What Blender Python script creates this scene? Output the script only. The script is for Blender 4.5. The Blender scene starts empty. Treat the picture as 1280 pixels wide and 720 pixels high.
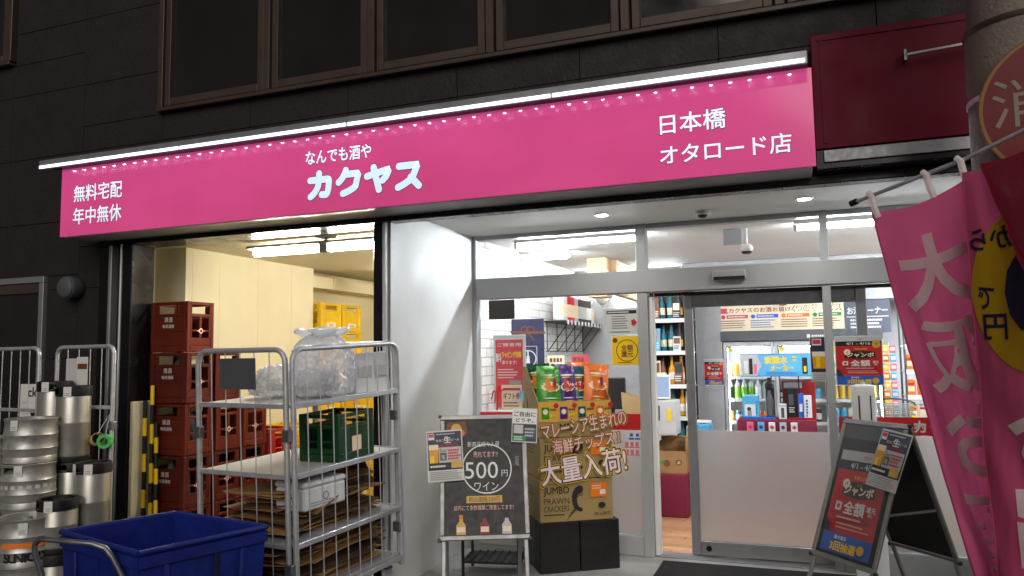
import bpy, bmesh, math, random
from mathutils import Matrix, Vector, noise
R = math.radians
rnd = random.Random(7)
sc = bpy.context.scene
C = sc.collection

# ---------------------------------------------------------------- camera
cam_data = bpy.data.cameras.new('camera')
cam_data.sensor_width = 36.0
cam_data.lens = 954.0 / 1280.0 * 36.0
cam_data.clip_end = 500
cam = bpy.data.objects.new('camera', cam_data)
C.objects.link(cam)
def cam_matrix(loc, yaw, pitch, roll):
    cy, sy, cp, sp = math.cos(yaw), math.sin(yaw), math.cos(pitch), math.sin(pitch)
    f = Vector((-sy*cp, cy*cp, sp)); r = Vector((cy, sy, 0)); u = r.cross(f)
    r2 = r*math.cos(roll) + u*math.sin(roll); u2 = -r*math.sin(roll) + u*math.cos(roll)
    m = Matrix((r2, u2, -f)).transposed().to_4x4(); m.translation = loc
    return m
cam.matrix_world = cam_matrix(Vector((0, -6.3, 1.633)), R(20.66), R(5.016), R(-.882))
sc.camera = cam

# ---------------------------------------------------------------- night sky, street glow, exposure
world = bpy.data.worlds.new('World'); sc.world = world; world.use_nodes = True
wn = world.node_tree; wn.nodes.clear()
sky = wn.nodes.new('ShaderNodeTexSky'); sky.sky_type = 'NISHITA'; sky.sun_disc = False
sky.sun_elevation = R(4); sky.sun_rotation = R(160)
hs = wn.nodes.new('ShaderNodeHueSaturation'); hs.inputs['Saturation'].default_value = .22
bg = wn.nodes.new('ShaderNodeBackground'); bg.inputs['Strength'].default_value = .030
wo = wn.nodes.new('ShaderNodeOutputWorld')
wn.links.new(sky.outputs[0], hs.inputs['Color']); wn.links.new(hs.outputs[0], bg.inputs['Color']); wn.links.new(bg.outputs[0], wo.inputs[0])
sun_d = bpy.data.lights.new('sun', 'SUN'); sun_d.energy = 1.6; sun_d.angle = R(45); sun_d.color = (1, .93, .86)
sun = bpy.data.objects.new('sun', sun_d); C.objects.link(sun)
sun.rotation_euler = (R(60), 0, R(20))      # soft glow of the lit street behind the photographer
sc.view_settings.view_transform = 'Standard'; sc.view_settings.look = 'None'
sc.view_settings.exposure = 0; sc.view_settings.gamma = 1; sc.view_settings.use_curve_mapping = False
sc.cycles.max_bounces = 10; sc.cycles.transparent_max_bounces = 16
sc.cycles.diffuse_bounces = 5; sc.cycles.glossy_bounces = 4; sc.cycles.caustics_reflective = False; sc.cycles.caustics_refractive = False
sc.cycles.use_denoising = True; sc.cycles.sample_clamp_indirect = 6

# ---------------------------------------------------------------- materials
def lin(c):
    return tuple(((x/255)/12.92 if x/255 <= .04045 else ((x/255+.055)/1.055)**2.4) for x in c)
MATS = {}
def mk(name, rgb, rough=.5, metal=0, var=.10, vs=5, bump=0, bs=80, emit=0, coat=0, spec=.5, rvar=.1, emis_rgb=None, trans=0):
    m = bpy.data.materials.new(name); m.use_nodes = True
    nt = m.node_tree; b = nt.nodes['Principled BSDF']; c = lin(rgb)
    L = nt.links.new
    b.inputs['Roughness'].default_value = rough; b.inputs['Metallic'].default_value = metal
    b.inputs['Specular IOR Level'].default_value = spec; b.inputs['Coat Weight'].default_value = coat
    b.inputs['Base Color'].default_value = (*c, 1)
    if trans: b.inputs['Transmission Weight'].default_value = trans
    if emit:
        b.inputs['Emission Color'].default_value = (*(lin(emis_rgb) if emis_rgb else c), 1); b.inputs['Emission Strength'].default_value = emit
    if var or bump or rvar:
        tc = nt.nodes.new('ShaderNodeTexCoord')
        nz = nt.nodes.new('ShaderNodeTexNoise'); nz.inputs['Scale'].default_value = vs; nz.inputs['Detail'].default_value = 6
        nz.inputs['Roughness'].default_value = .65
        L(tc.outputs['Object'], nz.inputs['Vector'])
    if var:
        mr = nt.nodes.new('ShaderNodeMapRange'); mr.inputs['From Min'].default_value = .3; mr.inputs['From Max'].default_value = .7
        mr.inputs['To Min'].default_value = 1-var; mr.inputs['To Max'].default_value = 1+var*.6
        L(nz.outputs['Fac'], mr.inputs['Value'])
        mx = nt.nodes.new('ShaderNodeVectorMath'); mx.operation = 'SCALE'; mx.inputs[0].default_value = c
        L(mr.outputs[0], mx.inputs['Scale']); L(mx.outputs[0], b.inputs['Base Color'])
    if rvar:
        m2 = nt.nodes.new('ShaderNodeMapRange'); m2.inputs['From Min'].default_value = .3; m2.inputs['From Max'].default_value = .7
        m2.inputs['To Min'].default_value = max(.02, rough-rvar); m2.inputs['To Max'].default_value = min(1, rough+rvar)
        n2 = nt.nodes.new('ShaderNodeTexNoise'); n2.inputs['Scale'].default_value = vs*2.7; n2.inputs['Detail'].default_value = 4
        L(tc.outputs['Object'], n2.inputs['Vector']); L(n2.outputs['Fac'], m2.inputs['Value']); L(m2.outputs[0], b.inputs['Roughness'])
    if bump:
        n3 = nt.nodes.new('ShaderNodeTexNoise'); n3.inputs['Scale'].default_value = bs; n3.inputs['Detail'].default_value = 5
        bp = nt.nodes.new('ShaderNodeBump'); bp.inputs['Strength'].default_value = bump; bp.inputs['Distance'].default_value = .01
        L(tc.outputs['Object'], n3.inputs['Vector']); L(n3.outputs['Fac'], bp.inputs['Height']); L(bp.outputs[0], b.inputs['Normal'])
    MATS[name] = m
    return m
def emat(name, rgb, strength):
    m = bpy.data.materials.new(name); m.use_nodes = True; nt = m.node_tree; nt.nodes.clear()
    e = nt.nodes.new('ShaderNodeEmission'); e.inputs[0].default_value = (*lin(rgb), 1); e.inputs[1].default_value = strength
    o = nt.nodes.new('ShaderNodeOutputMaterial'); nt.links.new(e.outputs[0], o.inputs[0]); MATS[name] = m
def glassmat(name, tint, rough=.01, frost=0, ior=1.45):
    m = bpy.data.materials.new(name); m.use_nodes = True; nt = m.node_tree; nt.nodes.clear(); L = nt.links.new
    o = nt.nodes.new('ShaderNodeOutputMaterial'); fr = nt.nodes.new('ShaderNodeFresnel'); fr.inputs[0].default_value = ior
    gl = nt.nodes.new('ShaderNodeBsdfGlossy'); gl.inputs['Roughness'].default_value = rough if not frost else .25
    tr = nt.nodes.new('ShaderNodeBsdfTransparent'); tr.inputs[0].default_value = (*tint, 1)
    base = tr.outputs[0]
    if frost:
        tl = nt.nodes.new('ShaderNodeBsdfTranslucent'); tl.inputs[0].default_value = (*tint, 1)
        df = nt.nodes.new('ShaderNodeBsdfDiffuse'); df.inputs[0].default_value = (*tint, 1)
        rf = nt.nodes.new('ShaderNodeBsdfRefraction'); rf.inputs['Roughness'].default_value = .6; rf.inputs['IOR'].default_value = 1.25; rf.inputs[0].default_value = (*tint, 1)
        m1 = nt.nodes.new('ShaderNodeMixShader'); m1.inputs[0].default_value = .35; L(tl.outputs[0], m1.inputs[1]); L(df.outputs[0], m1.inputs[2])
        m2 = nt.nodes.new('ShaderNodeMixShader'); m2.inputs[0].default_value = frost; L(rf.outputs[0], m2.inputs[1]); L(m1.outputs[0], m2.inputs[2])
        base = m2.outputs[0]
    ge = nt.nodes.new('ShaderNodeNewGeometry'); sb = nt.nodes.new('ShaderNodeMath'); sb.operation = 'SUBTRACT'; sb.inputs[0].default_value = 1; L(ge.outputs['Backfacing'], sb.inputs[1])
    mu = nt.nodes.new('ShaderNodeMath'); mu.operation = 'MULTIPLY'; L(fr.outputs[0], mu.inputs[0]); L(sb.outputs[0], mu.inputs[1])
    mx = nt.nodes.new('ShaderNodeMixShader'); L(mu.outputs[0], mx.inputs[0]); L(base, mx.inputs[1]); L(gl.outputs[0], mx.inputs[2]); L(mx.outputs[0], o.inputs[0])
    MATS[name] = m
# building
mk('siding', (37, 30, 32), .66, var=.2, vs=2.5, bump=.5, bs=45, spec=.35)
mk('wall_core', (30, 26, 27), .8)
mk('bronze', (68, 55, 48), .5, .2, var=.12, vs=3)
mk('dark_pane', (36, 33, 32), .12, var=.35, vs=.8, spec=.6)
mk('alu', (150, 152, 155), .38, .55, var=.05, vs=3, bump=.05, bs=200)
mk('alu_paint', (168, 171, 173), .42, var=.05, vs=2)
mk('alu_bright', (205, 208, 210), .36, .35, var=.03, rvar=.03)
mk('steel_dark', (44, 42, 44), .28, .7, var=.2, vs=2)
mk('black_plastic', (20, 20, 22), .45, var=.2)
mk('rubber', (14, 14, 15), .55, var=.25, vs=12, bump=.1)
mk('white_wall', (218, 219, 218), .65, var=.09, vs=1.7, bump=.12, bs=120)
mk('white_ceil', (228, 228, 224), .8, var=.04, vs=1)
mk('cream_wall', (226, 217, 184), .65, var=.08, vs=1.1, bump=.08, bs=90)
mk('cream_ceil', (224, 216, 188), .75, var=.07, vs=1)
mk('grey_plaster', (172, 173, 175), .75, var=.12, vs=3, bump=.35, bs=30)
mk('concrete', (164, 163, 160), .75, var=.22, vs=2.5, bump=.3, bs=60)
mk('asphalt', (62, 61, 62), .8, var=.3, vs=6, bump=.6, bs=120)
mk('garage_floor', (120, 114, 104), .7, var=.3, vs=2, bump=.2, bs=40)
mk('pole_concrete', (132, 122, 112), .85, var=.3, vs=4, bump=.5, bs=70)
mk('wood_a', (186, 140, 100), .4, var=.2, vs=7); mk('wood_b', (198, 152, 112), .42, var=.2, vs=7); mk('wood_c', (172, 126, 88), .4, var=.2, vs=7)
mk('wood_pale', (214, 178, 132), .5, var=.15, vs=4)
mk('mat_black', (30, 30, 31), .95, var=.3, vs=40, bump=.6, bs=300)
# sign
mk('sign_pink', (170, 40, 92), .11, var=.05, vs=.8, emit=.6, emis_rgb=(214, 86, 142), rvar=.02, spec=.45)
def glow_variation():
    m = MATS['sign_pink']; nt = m.node_tree; b = nt.nodes['Principled BSDF']       # uneven tubes inside the sign box
    tc = nt.nodes.new('ShaderNodeTexCoord'); mp = nt.nodes.new('ShaderNodeMapping'); mp.inputs['Scale'].default_value = (1.1, .4, 1.6)
    nz = nt.nodes.new('ShaderNodeTexNoise'); nz.inputs['Scale'].default_value = 1.3; nz.inputs['Detail'].default_value = 2
    mr = nt.nodes.new('ShaderNodeMapRange'); mr.inputs['From Min'].default_value = .3; mr.inputs['From Max'].default_value = .7; mr.inputs['To Min'].default_value = .52; mr.inputs['To Max'].default_value = .63
    nt.links.new(tc.outputs['Object'], mp.inputs[0]); nt.links.new(mp.outputs[0], nz.inputs['Vector']); nt.links.new(nz.outputs['Fac'], mr.inputs[0]); nt.links.new(mr.outputs[0], b.inputs['Emission Strength'])
glow_variation()
mk('sign_letter', (226, 232, 240), .25, var=0, emit=.62, emis_rgb=(222, 238, 255), rvar=0)
mk('sign_letter_big', (215, 232, 246), .25, var=0, emit=.62, emis_rgb=(196, 226, 255), rvar=0)
mk('letter_edge', (120, 24, 70), .4, var=0, rvar=0)
mk('dark_red_panel', (100, 4, 34), .6, spec=.2, var=.08, vs=1.5)
# lamps
emat('tube_white', (243, 248, 255), 235); emat('tube_garage', (255, 248, 234), 150); emat('led', (225, 236, 255), 75)
emat('led_strip', (228, 236, 255), 3.2); emat('downlight', (255, 250, 242), 440); emat('cooler_light', (244, 250, 255), 70)
emat('lamp_bulb_off', (90, 90, 92), .02); emat('screen', (170, 190, 225), 1.0)
glassmat('glass', (.95, .965, .96)); glassmat('frost', (.93, .92, .92), frost=.45); glassmat('clear_film', (.97, .97, .97), rough=.08); glassmat('cooler_glass', (.95, .97, .98))
# metals and plastics
mk('keg_steel', (176, 175, 171), .44, .62, var=.22, vs=9, bump=.12, bs=25, rvar=.12)
mk('keg_slim', (182, 180, 172), .34, .7, var=.15, vs=4, bump=.04, bs=12, rvar=.08)
mk('galv', (190, 192, 196), .42, .5, var=.18, vs=12, rvar=.12)
mk('galv_dark', (126, 128, 132), .4, .75, var=.2, vs=12)
mk('shelf_board', (206, 203, 196), .5, var=.08, vs=4)
mk('crate_brown', (80, 24, 13), .55, spec=.25, var=.25, vs=4, bump=.1, bs=60)
mk('crate_brown_b', (90, 28, 15), .55, spec=.25, var=.25, vs=4, bump=.1, bs=60)
mk('crate_red', (150, 20, 18), .42, var=.18, vs=4); mk('crate_yellow', (226, 184, 26), .42, var=.15, vs=4)
mk('crate_green', (10, 66, 30), .4, var=.2, vs=4)
mk('blue_box', (18, 36, 118), .45, var=.35, vs=7, bump=.2, bs=22)
mk('blue_dark', (12, 16, 52), .5, var=.2, vs=5)
mk('cardboard', (160, 122, 76), .75, var=.16, vs=6, bump=.12, bs=60); mk('cardboard_b', (124, 92, 56), .8, var=.2, vs=6); mk('cardboard_c', (84, 62, 40), .8, var=.25, vs=6)
mk('carton', (160, 137, 86), .65, var=.08, vs=4, bump=.06)
mk('kraft', (204, 170, 122), .7, var=.1, vs=7)
mk('foam', (224, 226, 226), .8, var=.05, bump=.15, bs=150)
mk('maroon', (120, 22, 52), .8, var=.15, vs=8, bump=.15, bs=40)
mk('frame_alu', (142, 142, 141), .42, .5, var=.1, vs=5)
mk('corner_black', (38, 38, 40), .5)
mk('tape_green', (72, 180, 84), .4); mk('tape_tan', (206, 176, 96), .4)
# print colours
for n, c in dict(white=(232, 232, 230), paper=(214, 214, 210), black=(11, 11, 12), ink=(40, 36, 34), red=(200, 22, 32), darkred=(140, 16, 26), pink=(230, 110, 150), yellow=(246, 206, 20), orange=(236, 122, 24),
                 blue=(28, 96, 190), sky=(90, 178, 226), navy=(34, 36, 66), green=(40, 140, 60), cream=(244, 228, 196), brown=(112, 62, 28), grey=(150, 150, 150), dgrey=(78, 80, 84), lgrey=(196, 196, 196),
                 gold=(214, 168, 70), beer=(228, 156, 20), purple=(84, 40, 120), teal=(30, 110, 120), lime=(110, 176, 40), peach=(244, 196, 184), lilac=(246, 226, 228), bark=(74, 30, 12), rosepaper=(206, 60, 76), slate=(70, 76, 92)).items():
    mk('p_'+n, c, .5, var=.05, vs=9, rvar=.05)
for n, c in dict(bag_green=(58, 150, 34), bag_dgreen=(12, 78, 44), bag_purple=(78, 38, 128), bag_teal=(16, 92, 98), bag_orange=(228, 112, 24)).items():
    mk(n, c, .3, .1, var=.18, vs=8, bump=.25, bs=22, spec=.6)
def cloth(name, rgb):
    m = mk(name, rgb, .6, var=.1, vs=3, bump=.1, bs=300, rvar=.05); nt = m.node_tree
    b = nt.nodes['Principled BSDF']; o = nt.nodes['Material Output']
    t = nt.nodes.new('ShaderNodeBsdfTranslucent'); t.inputs[0].default_value = (*lin(rgb), 1)
    x = nt.nodes.new('ShaderNodeMixShader'); x.inputs[0].default_value = .5
    nt.links.new(b.outputs[0], x.inputs[1]); nt.links.new(t.outputs[0], x.inputs[2]); nt.links.new(x.outputs[0], o.inputs[0])
mk('hydrant_red', (104, 8, 10), .4); mk('hydrant_rim', (132, 96, 40), .5); mk('hydrant_letter', (136, 122, 112), .6)
cloth('flag_pink', (212, 92, 134)); cloth('flag_crimson', (158, 26, 54)); cloth('flag_white', (244, 236, 234)); cloth('flag_yellow', (206, 170, 24)); cloth('flag_navy', (42, 34, 66))
def bagmat():
    m = mk('poly_bag', (236, 240, 246), .16, var=.05, bump=.55, bs=20, spec=.9); nt = m.node_tree
    b = nt.nodes['Principled BSDF']; o = nt.nodes['Material Output']
    t = nt.nodes.new('ShaderNodeBsdfTransparent'); t.inputs[0].default_value = (.93, .94, .96, 1)
    tl = nt.nodes.new('ShaderNodeBsdfTranslucent'); tl.inputs[0].default_value = (.85, .87, .9, 1)
    x = nt.nodes.new('ShaderNodeMixShader'); x.inputs[0].default_value = .4; nt.links.new(b.outputs[0], x.inputs[1]); nt.links.new(tl.outputs[0], x.inputs[2])
    lw = nt.nodes.new('ShaderNodeLayerWeight'); lw.inputs[0].default_value = .35
    mr = nt.nodes.new('ShaderNodeMapRange'); mr.inputs['To Min'].default_value = .55; mr.inputs['To Max'].default_value = .97; nt.links.new(lw.outputs['Facing'], mr.inputs[0])
    y = nt.nodes.new('ShaderNodeMixShader'); nt.links.new(mr.outputs[0], y.inputs[0]); nt.links.new(t.outputs[0], y.inputs[1]); nt.links.new(x.outputs[0], y.inputs[2])
    nt.links.new(y.outputs[0], o.inputs[0])
bagmat()
def brickmat():
    m = mk('white_brick', (226, 226, 222), .6, var=.05, vs=3); nt = m.node_tree; b = nt.nodes['Principled BSDF']
    tc = nt.nodes.new('ShaderNodeTexCoord'); sx = nt.nodes.new('ShaderNodeSeparateXYZ'); mp = nt.nodes.new('ShaderNodeCombineXYZ')
    br = nt.nodes.new('ShaderNodeTexBrick'); br.inputs['Scale'].default_value = 1; br.inputs['Brick Width'].default_value = .24; br.inputs['Row Height'].default_value = .085
    br.inputs['Mortar Size'].default_value = .006; br.inputs['Color1'].default_value = (*lin((232, 232, 228)), 1); br.inputs['Color2'].default_value = (*lin((218, 217, 212)), 1); br.inputs['Mortar'].default_value = (*lin((176, 174, 168)), 1)
    bp = nt.nodes.new('ShaderNodeBump'); bp.inputs['Strength'].default_value = .5; bp.inputs['Distance'].default_value = .006; bp.invert = True
    nt.links.new(tc.outputs['Object'], sx.inputs[0]); nt.links.new(sx.outputs['Y'], mp.inputs['X']); nt.links.new(sx.outputs['Z'], mp.inputs['Y']); nt.links.new(mp.outputs[0], br.inputs['Vector']); nt.links.new(br.outputs['Color'], b.inputs['Base Color'])
    nt.links.new(br.outputs['Fac'], bp.inputs['Height']); nt.links.new(bp.outputs[0], b.inputs['Normal'])
brickmat()

# ---------------------------------------------------------------- mesh helpers
TXT = {}
def text_geo(s, bold=0, res=3):
    k = (s, bold, res)
    if k in TXT: return TXT[k]
    cu = bpy.data.curves.new('t', 'FONT'); cu.body = s; cu.offset = bold; cu.resolution_u = res; cu.fill_mode = 'FRONT'
    o = bpy.data.objects.new('t', cu)
    me = o.to_mesh()
    vs = [(v.co.x, v.co.y) for v in me.vertices]; fs = [tuple(p.vertices) for p in me.polygons]
    o.to_mesh_clear(); bpy.data.objects.remove(o); bpy.data.curves.remove(cu)
    x0 = min(v[0] for v in vs); x1 = max(v[0] for v in vs); y0 = min(v[1] for v in vs); y1 = max(v[1] for v in vs)
    TXT[k] = ([(x-x0, y-y0) for x, y in vs], fs, x1-x0, y1-y0)
    return TXT[k]

class MB:
    def __init__(s): s.v = []; s.f = []; s.m = []; s.M = None; s.lay = 0
    def add(s, vs, fs, mat):
        n = len(s.v)
        if s.M is not None: vs = [tuple(s.M @ Vector(p)) for p in vs]
        s.v += vs; s.f += [tuple(i+n for i in f) for f in fs]; s.m += [mat]*len(fs)
        return s
    def box(s, x0, x1, y0, y1, z0, z1, mat, b=0):
        if b <= 0:
            vs = [(x, y, z) for z in (z0, z1) for y in (y0, y1) for x in (x0, x1)]
            return s.add(vs, [(0, 2, 3, 1), (4, 5, 7, 6), (0, 1, 5, 4), (2, 6, 7, 3), (0, 4, 6, 2), (1, 3, 7, 5)], mat)
        b = min(b, abs(x1-x0)*.49, abs(y1-y0)*.49, abs(z1-z0)*.49)
        cx, cy, cz = (x0+x1)/2, (y0+y1)/2, (z0+z1)/2; hx, hy, hz = abs(x1-x0)/2, abs(y1-y0)/2, abs(z1-z0)/2
        vs = []; id = {}
        for sx in (-1, 1):
            for sy in (-1, 1):
                for sz in (-1, 1):
                    for a in range(3):
                        d = [hx-b, hy-b, hz-b]; d[a] = (hx, hy, hz)[a]
                        id[(sx, sy, sz, a)] = len(vs); vs.append((cx+sx*d[0], cy+sy*d[1], cz+sz*d[2]))
        fs = []
        for a in range(3):
            o = [i for i in range(3) if i != a]
            for sg in (-1, 1):
                q = []
                for p, r in ((-1, -1), (1, -1), (1, 1), (-1, 1)):
                    k = [0, 0, 0]; k[a] = sg; k[o[0]] = p; k[o[1]] = r; q.append(id[(*k, a)])
                if (sg > 0) == (a == 1): q.reverse()
                fs.append(tuple(q))
        for a in range(3):      # edges along axis a
            o = [i for i in range(3) if i != a]
            for p in (-1, 1):
                for r in (-1, 1):
                    k0 = [0]*3; k1 = [0]*3; k0[a] = -1; k1[a] = 1
                    for k in (k0, k1): k[o[0]] = p; k[o[1]] = r
                    q = [id[(*k0, o[0])], id[(*k1, o[0])], id[(*k1, o[1])], id[(*k0, o[1])]]
                    fs.append(tuple(q))
        for sx in (-1, 1):
            for sy in (-1, 1):
                for sz in (-1, 1): fs.append(tuple(id[(sx, sy, sz, a)] for a in range(3)))
        return s.add(vs, fs, mat)
    def bar(s, p, q, w, h, mat, up=(0, 0, 1)):
        p = Vector(p); q = Vector(q); d = (q-p).normalized(); u = Vector(up)
        if abs(d.dot(u)) > .98: u = Vector((0, 1, 0))
        a = d.cross(u).normalized()*w/2; c = a.cross(d).normalized()*h/2
        vs = [tuple(e+i*a+j*c) for e in (p, q) for i, j in ((-1, -1), (1, -1), (1, 1), (-1, 1))]
        return s.add(vs, [(3, 2, 1, 0), (4, 5, 6, 7), (0, 1, 5, 4), (1, 2, 6, 5), (2, 3, 7, 6), (3, 0, 4, 7)], mat)
    def tube(s, pts, r, mat, n=8, closed=False):
        pts = [Vector(p) for p in pts]; vs = []; fs = []; N = len(pts); prev = None
        for i, p in enumerate(pts):
            if closed: d = pts[(i+1) % N]-pts[i-1]
            else: d = pts[min(i+1, N-1)]-pts[max(i-1, 0)]
            d = d.normalized() if d.length > 1e-9 else Vector((0, 0, 1))
            if prev is None:
                u = Vector((0, 0, 1)) if abs(d.z) < .9 else Vector((1, 0, 0)); a = d.cross(u).normalized()
            else:
                a = prev-d*prev.dot(d); a = a.normalized() if a.length > 1e-6 else d.orthogonal().normalized()
            prev = a; b = d.cross(a); rr = r[i] if isinstance(r, (list, tuple)) else r
            vs += [tuple(p+(a*math.cos(t)+b*math.sin(t))*rr) for t in (2*math.pi*k/n for k in range(n))]
        for i in range(N if closed else N-1):
            j = (i+1) % N
            fs += [(i*n+k, i*n+(k+1) % n, j*n+(k+1) % n, j*n+k) for k in range(n)]
        if not closed: fs += [tuple(range(n-1, -1, -1)), tuple((N-1)*n+k for k in range(n))]
        return s.add(vs, fs, mat)
    def lathe(s, prof, mat, n=24, cx=0, cy=0, skip=None, mats=None):
        vs = []; fs = []; ms = []
        for r, z in prof: vs += [(cx+r*math.cos(2*math.pi*k/n), cy+r*math.sin(2*math.pi*k/n), z) for k in range(n)]
        for i in range(len(prof)-1):
            for k in range(n):
                if skip and skip(i, k): continue
                fs.append((i*n+k, i*n+(k+1) % n, (i+1)*n+(k+1) % n, (i+1)*n+k)); ms.append(mats[i] if mats else mat)
        b = len(s.f); s.add(vs, fs, mat); s.m[b:] = ms
        return s
    def prism(s, poly, y0, y1, mat):      # polygon in xz, extruded along y (front y0)
        n = len(poly); vs = [(x, y0, z) for x, z in poly]+[(x, y1, z) for x, z in poly]
        fs = [tuple(range(n)), tuple(range(2*n-1, n-1, -1))]+[(i, i+n, (i+1) % n+n, (i+1) % n) for i in range(n)]
        return s.add(vs, fs, mat)
    # flat print in the xz plane facing -y, each layer a little further forward
    def _y(s): s.lay += 1; return -.0005*s.lay
    def rect(s, x0, z0, x1, z1, mat, y=None):
        y = s._y() if y is None else y
        return s.add([(x0, y, z0), (x1, y, z0), (x1, y, z1), (x0, y, z1)], [(0, 1, 2, 3)], mat)
    def poly(s, pts, mat, y=None):
        y = s._y() if y is None else y
        return s.add([(x, y, z) for x, z in pts], [tuple(range(len(pts)))], mat)
    def disc(s, x, z, r, mat, n=28, sx=1):
        return s.poly([(x+sx*r*math.cos(2*math.pi*k/n), z+r*math.sin(2*math.pi*k/n)) for k in range(n)], mat)
    def ring(s, x, z, r0, r1, mat, n=36):
        y = s._y(); vs = []
        for r in (r0, r1): vs += [(x+r*math.cos(2*math.pi*k/n), y, z+r*math.sin(2*math.pi*k/n)) for k in range(n)]
        return s.add(vs, [(k, (k+1) % n, n+(k+1) % n, n+k) for k in range(n)], mat)
    def text(s, t, x, z, h, mat, al='c', bold=.0, w=None, y=None, shear=0, mirror=False, depth=0):
        g, fs, W, H = text_geo(t); k = h/H; kx = (w/W) if w else k
        y = s._y() if y is None else y
        if bold > .012:
            n = 8 if bold < .05 else 14; br = bold*.8*h
            for q in range(n):
                a = 2*math.pi*q/n
                s.text(t, x+br*math.cos(a), z+br*math.sin(a), h, mat, al, 0, w if w else W*k, y+.00002*(q+1), shear, mirror)
        ox = {'c': -W*kx/2, 'l': 0, 'r': -W*kx}[al]; mi = -1 if mirror else 1
        vs = [(x+mi*(ox+gx*kx+shear*gy*k), y, z+gy*k-h/2) for gx, gy in g]
        s.add(vs, fs, mat)
        if depth:
            vs2 = [(a, b+depth, c) for a, b, c in vs]; cnt = {}
            for f in fs:
                for i in range(len(f)):
                    e = (f[i], f[(i+1) % len(f)]); cnt[e] = 1
            n = len(vs); side = [(a, a+n, b+n, b) for a, b in cnt if (b, a) not in cnt]
            s.add(vs+vs2, side, mat)
        return s
    def lines(s, x0, z0, x1, z1, n, mat, fill=.45):      # rows too small to read
        y = s._y(); p = (z1-z0)/n; h = p*fill
        for i in range(n):
            z = z1-p*(i+.5); x = x0; e = x1-(x1-x0)*rnd.uniform(0, .25)
            while x < e-h*.5:
                w = h*rnd.uniform(.6, 1.0); w = min(w, e-x)
                s.add([(x, y, z-h/2), (x+w, y, z-h/2), (x+w, y, z+h/2), (x, y, z+h/2)], [(0, 1, 2, 3)], mat); x += w+h*.22
        return s
    def stroke(s, pts, r, mat, n=10, y=None):            # thick round-ended brush stroke
        y = s._y() if y is None else y
        P = [Vector((a, b)) for a, b in pts]; L = []; Rr = []
        N = len(P)
        for i in range(N):
            d = (P[min(i+1, N-1)]-P[max(i-1, 0)]).normalized(); nn = Vector((-d.y, d.x))
            L.append(P[i]+nn*r); Rr.append(P[i]-nn*r)
        d0 = (P[1]-P[0]).normalized(); d1 = (P[-1]-P[-2]).normalized()
        a0 = math.atan2(d0.y, d0.x); a1 = math.atan2(d1.y, d1.x)
        cap1 = [P[-1]+Vector((math.cos(a1+math.pi/2-math.pi*k/n), math.sin(a1+math.pi/2-math.pi*k/n)))*r for k in range(1, n)]
        cap0 = [P[0]+Vector((math.cos(a0-math.pi/2-math.pi*k/n), math.sin(a0-math.pi/2-math.pi*k/n)))*r for k in range(1, n)]
        vs = []; fs = []
        for i in range(N): vs += [(L[i].x, y, L[i].y), (Rr[i].x, y, Rr[i].y)]
        for i in range(N-1): fs.append((2*i+1, 2*i+3, 2*i+2, 2*i))
        b = len(vs); vs += [(p.x, y, p.y) for p in cap1]; fs.append(tuple([2*N-1]+[b+k for k in range(n-2, -1, -1)]+[2*N-2]))
        b = len(vs); vs += [(p.x, y, p.y) for p in cap0]; fs.append(tuple([0]+[b+k for k in range(n-2, -1, -1)]+[1]))
        return s.add(vs, fs, mat)
    def mesh(s, name, smooth=False):
        me = bpy.data.meshes.new(name); me.from_pydata(s.v, [], s.f)
        sl = []; idx = []
        for m in s.m:
            if m not in sl: sl.append(m)
            idx.append(sl.index(m))
        for m in sl: me.materials.append(MATS[m])
        me.polygons.foreach_set('material_index', idx)
        if smooth:
            me.polygons.foreach_set('use_smooth', [True]*len(s.f)); me.update(); me.set_sharp_from_angle(angle=R(38))
        me.update()
        return me
    def build(s, name, parent=None, smooth=False, loc=None, rz=None):
        o = bpy.data.objects.new(name, s.mesh(name, smooth)); C.objects.link(o)
        if parent is not None: o.parent = parent
        if loc: o.location = loc
        if rz is not None: o.rotation_euler = (0, 0, rz)
        return o
def tag(o, label, cat, group=None):
    o['label'] = label; o['category'] = cat
    if group: o['group'] = group
    return o
def struct(o): o['kind'] = 'structure'; return o
def thing(name, label, cat, loc=(0, 0, 0), rz=0, group=None, rx=0):
    o = bpy.data.objects.new(name, None); o.empty_display_size = .1; C.objects.link(o)
    o.location = loc; o.rotation_euler = (rx, 0, rz)
    return tag(o, label, cat, group)
def dup(root, loc, rz=None, label=None, rx=None):
    def cp(o, par):
        c = o.copy(); C.objects.link(c)
        if par is not None: c.parent = par
        for ch in list(o.children): cp(ch, c)
        return c
    r = cp(root, None); r.location = loc
    e = list(r.rotation_euler)
    if rz is not None: e[2] = rz
    if rx is not None: e[0] = rx
    r.rotation_euler = e
    if label: r['label'] = label
    return r
def inst(me, name, loc, rz=0, parent=None, scale=None, rot=None):
    o = bpy.data.objects.new(name, me); C.objects.link(o); o.location = loc
    o.rotation_euler = rot or (0, 0, rz)
    if scale: o.scale = scale
    if parent is not None: o.parent = parent
    return o
def boxpart(name, parent, x0, x1, y0, y1, z0, z1, mat, b=0): return MB().box(x0, x1, y0, y1, z0, z1, mat, b).build(name, parent)
def arc(cx, cy, r, a0, a1, n): return [(cx+r*math.cos(a0+(a1-a0)*k/n), cy+r*math.sin(a0+(a1-a0)*k/n)) for k in range(n+1)]
def ground_z(y):
    return 0 if y >= -1.55 else max(-.10, .045*(y+1.55))
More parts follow.
